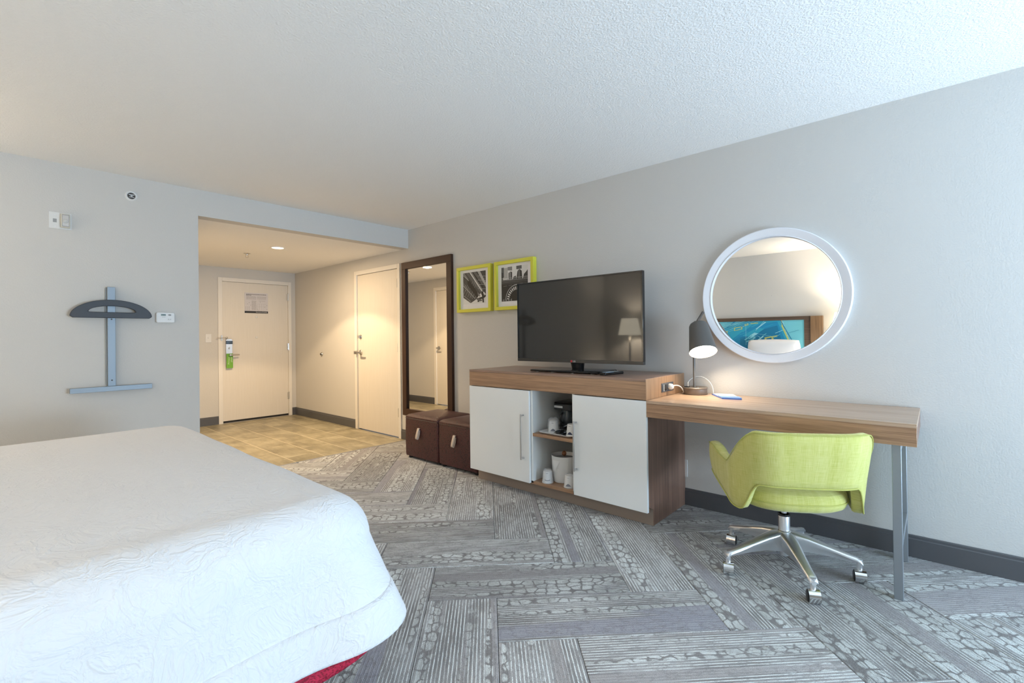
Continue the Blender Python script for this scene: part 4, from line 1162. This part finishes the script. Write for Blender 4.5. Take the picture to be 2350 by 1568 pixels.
# fill the top with a grid between opposite points of the path
hN = 74
rowsP = []
for i in range(hN+1):
    a_ = cover_pt(i, -.02); b_ = cover_pt(NP-1-i, -.02); rowsP.append((a_, b_))
NX = 26; V = []; F = []
for (a_, b_) in rowsP:
    for k in range(NX+1):
        t_ = k/NX; x = a_[0]+(b_[0]-a_[0])*t_; y = a_[1]+(b_[1]-a_[1])*t_
        dome = .012*(math.sin(PI*t_)**.5)
        ed = sm_(min(1, abs(hyf-.16-y)/.35))
        z = BZ+dome*ed+noise.noise(Vector((x*2.4, y*2.4, BZ*3)))*.0025
        V.append((x, y, z))
for i in range(len(rowsP)-1):
    for k in range(NX): F.append((i*(NX+1)+k, i*(NX+1)+k+1, (i+1)*(NX+1)+k+1, (i+1)*(NX+1)+k))
m.add(V, F)
cv = m.build('coverlet', [cover], bed, smooth=True, auto=180)
bm = bmesh.new(); bm.from_mesh(cv.data); bmesh.ops.remove_doubles(bm, verts=bm.verts, dist=.0015); bmesh.ops.recalc_face_normals(bm, faces=bm.faces); bm.to_mesh(cv.data); bm.free()
sd = cv.modifiers.new('s', 'SOLIDIFY'); sd.thickness = .010; sd.offset = -1
# hem band: the lower layer showing below the folded edge
m = skirt([.37, .395, .405, .42, .44, .46, .475, .482], off=.003); hb = m.build('hem_band', [cover], cv, smooth=True, auto=180)
sd = hb.modifiers.new('s', 'SOLIDIFY'); sd.thickness = .010; sd.offset = -1
# crimson blanket tucked under the coverlet, along the near side
m = MB(); V = []; NI = 64; yend = path[NI][1]
for i in range(NI+1):
    dm = .470+.075*(1-math.exp(-(yend-path[i][1])/.10))
    for k in range(7):
        p = cover_pt(i, .42+(dm-.42)*k/6); nx, ny = PN[i]; V.append((p[0]-nx*.012, p[1]-ny*.012, p[2]))
m.add(V, [(i*7+j, (i+1)*7+j, (i+1)*7+j+1, i*7+j+1) for i in range(NI) for j in range(6)]); rd = m.build('crimson_blanket', [red_m], bed, smooth=True, auto=180)
sd = rd.modifiers.new('s', 'SOLIDIFY'); sd.thickness = .008

# pillows
def pillow(x, y, z, rx, label, w_=.62, h_=.42, rz=0):
    t = thing('pillow', label, 'pillow', (x, y, z), rz, 'white pillows at the headboard')
    m = MB()
    def f_(sg_):
        def fn(u, v):
            a_, b_ = 2*u-1, 2*v-1
            px_ = (1-.06*b_*b_); py_ = (1-.08*a_*a_)
            th_ = .085*max(0, (1-a_**4))**.55*max(0, (1-b_**4))**.55
            p_ = Vector((a_*w_/2*px_, sg_*th_+.006*noise.noise(Vector((a_*3, b_*3, x*5))), b_*h_/2*py_+h_/2))
            return Matrix.Rotation(rx, 4, 'X') @ p_
        return fn
    m.grid(f_(1), 16, 14); m.grid(f_(-1), 16, 14)
    o = m.build('case', [linen], t, smooth=True, auto=180)
    bm = bmesh.new(); bm.from_mesh(o.data); bmesh.ops.remove_doubles(bm, verts=bm.verts, dist=.0008); bmesh.ops.recalc_face_normals(bm, faces=bm.faces); bm.to_mesh(o.data); bm.free()
    return t
pillow(-1.01, -4.54, .70, -.12, 'white pillow at the right of the headboard in the mirror', .70, .36)
pillow(-2.00, -4.54, .70, -.12, 'white pillow at the far side of the headboard', .70, .36)

# headboard
hbx0, hbx1 = -2.62, -.42
hd = thing('headboard', 'wide dark wood headboard with a blue city picture behind the bed', 'headboard', ((hbx0+hbx1)/2, YH, 0))
hc = (hbx0+hbx1)/2
hhw = (hbx1-hbx0)/2
bx(-hhw+.15, hhw-.15, .0, .055, 1.335, 1.388).build('top_rail', [hb_wood], hd, bevel=.002)
for s_ in (-1, 1):
    a_, b_ = sorted((s_*(hhw-.15), s_*(hhw-.23))); bx(a_, b_, 0, .055, .0, 1.335).build('stile', [hb_wood], hd, bevel=.002)
    a_, b_ = sorted((s_*hhw, s_*(hhw-.15))); bx(a_, b_, 0, .075, .0, 1.386).build('post', [hb_wood2], hd, bevel=.002)
ax0, ax1, az0, az1 = -hhw+.23, hhw-.23, .60, 1.335
cy = [mat('print_cyan_%d' % i, c, .5) for i, c in enumerate(((.18, .58, .68, 1), (.03, .38, .55, 1), (.005, .19, .36, 1), (.55, .60, .20, 1), (.35, .72, .80, 1), (.01, .27, .50, 1)))]
bx(ax0, ax1, .004, .040, az0, az1).build('picture_panel', [cy[0]], hd)
m = MB(); li = 0
def q3(sh, P):
    global li
    for ax_, val, kl in ((0, 1, True), (0, 0, False), (1, 1, True), (1, 0, False)):
        if P: P = clip(P, ax_, val, kl)
    if len(P) < 3: return
    li += 1
    # u grows from the viewer's left as seen in the mirror image (towards +x)
    m.add([(ax0+(ax1-ax0)*u, .0402+.00005*li, az0+(az1-az0)*v) for u, v in P], [tuple(range(len(P)))], sh)
# the visible part spans u .30 .. 1, v .45 .. 1
q3(1, [(.33, .82), (.55, 1), (.82, 1), (.90, .55), (.94, .3), (.30, .3)])
q3(5, [(.42, .55), (.60, .92), (.80, .98), (.86, .6), (.85, .3), (.40, .3)])
q3(2, [(.50, .62), (.62, .78), (.80, .90), (.83, .6), (.82, .4), (.50, .4)])
q3(1, [(.52, .70), (.64, .86), (.70, .84), (.60, .66)]); q3(4, [(.58, .70), (.62, .76), (.65, .74), (.61, .68)])
random.seed(5)
for k in range(26):
    u, v = random.uniform(.36, .80), random.uniform(.5, .95); l = random.uniform(.02, .09); s_ = random.uniform(.5, 1.2)
    q3(random.choice((1, 2, 5, 0, 1, 4)), seg_((u, v), (u+l, v+l*s_*1.6), random.uniform(.004, .016)))
for k in range(10): q3(2, seg_((.30+.01*k, .76+.024*k), (.62, .98+.01*k), .004)) if k % 2 else q3(4, seg_((.30, .70+.02*k), (.66, 1.0+.015*k), .003))
for u, v, w_, h_ in ((.36, .74, .035, .05), (.45, .80, .07, .07), (.54, .90, .03, .04), (.59, .94, .06, .02)):
    q3(3, [(u, v), (u+w_, v+h_*.5), (u+w_, v+h_*1.3), (u, v+h_)]); q3(1, [(u+.008, v+.014), (u+w_-.008, v+h_*.5+.012), (u+w_-.008, v+h_*1.1), (u+.008, v+h_*.8)])
q3(3, [(.70, .66), (.80, .70), (.80, .68), (.70, .63)]); q3(3, [(.70, .60), (.715, .60), (.715, .66), (.70, .66)]); q3(3, [(.755, .5), (.77, .5), (.77, .66), (.755, .66)])
for k in range(12): q3(4, seg_((.84+.006*k, .97-.05*k), (.85+.006*k, .93-.05*k), .006))
q3(3, seg_((.835, .90), (.90, .5), .012)); q3(3, seg_((.83, 1), (.84, .9), .008)); q3(2, seg_((.825, 1), (.93, .5), .006))
for k in range(16):
    a_, b_ = PI*k/16, PI*(k+1)/16; q3(4, seg_((.64+.035*math.cos(a_), .56+.13*math.sin(a_)), (.64+.035*math.cos(b_), .56+.13*math.sin(b_)), .004))
q3(4, seg_((.605, .5), (.605, .56), .003)); q3(4, seg_((.675, .5), (.675, .56), .003))
q3(4, seg_((.63, .80), (.70, 1), .003)); q3(4, seg_((.55, .5), (.55, .92), .002)); q3(4, seg_((.62, .75), (.80, .66), .003)); q3(2, seg_((.88, .74), (.96, .80), .003))
m.build('city_picture', cy, hd, fix=False)

# nightstands with lamps (one seen in the round mirror, the other in the television screen)
lsh = mat('lamp_shade_fabric', (.85, .82, .74, 1), .8, emit=(1, .88, .66, 1), es=5)
for xn, lb, lb2 in ((-.12, 'wooden nightstand on the window side of the bed', 'white shaded bedside lamp on the window side of the bed'), (-2.98, 'wooden nightstand between the bed and the partition', 'white shaded bedside lamp between the bed and the partition')):
    ns = thing('nightstand', lb, 'nightstand', (xn, -4.50, 0), 0, 'nightstands')
    bx(-.26, .26, -.21, .21, .06, .56).build('body', [hb_wood2], ns, bevel=.002)
    bx(-.27, .27, -.22, .22, .56, .585).build('top', [hb_wood2], ns, bevel=.002)
    for z0 in (.09, .33):
        dr = bx(-.24, .24, .211, .226, z0, z0+.21).build('drawer', [hb_wood], ns, bevel=.002)
        bx(-.05, .05, .226, .240, z0+.10, z0+.112).build('handle', [steel], dr)
    for sx in (-.24, .21):
        for sy in (-.19, .16): bx(sx, sx+.03, sy, sy+.03, 0, .06).build('leg', [hb_wood], ns)
    tl = thing('bedside_lamp', lb2, 'lamp', (xn, -4.46, .585), 0, 'bedside lamps')
    MB().lathe([(.075, 0), (.077, .012), (.02, .022), (.014, .05), (.014, .52), (.006, .53)], seg=28).build('stem', [nickel], tl, smooth=True)
    MB().lathe([(.185, .56), (.130, .83), (.127, .83), (.182, .56)], seg=44, cap=False).build('shade', [lsh], tl, smooth=True)
    point('bedside_bulb', (xn, -4.46, .585+.70), 76, (1, .85, .66), .05)
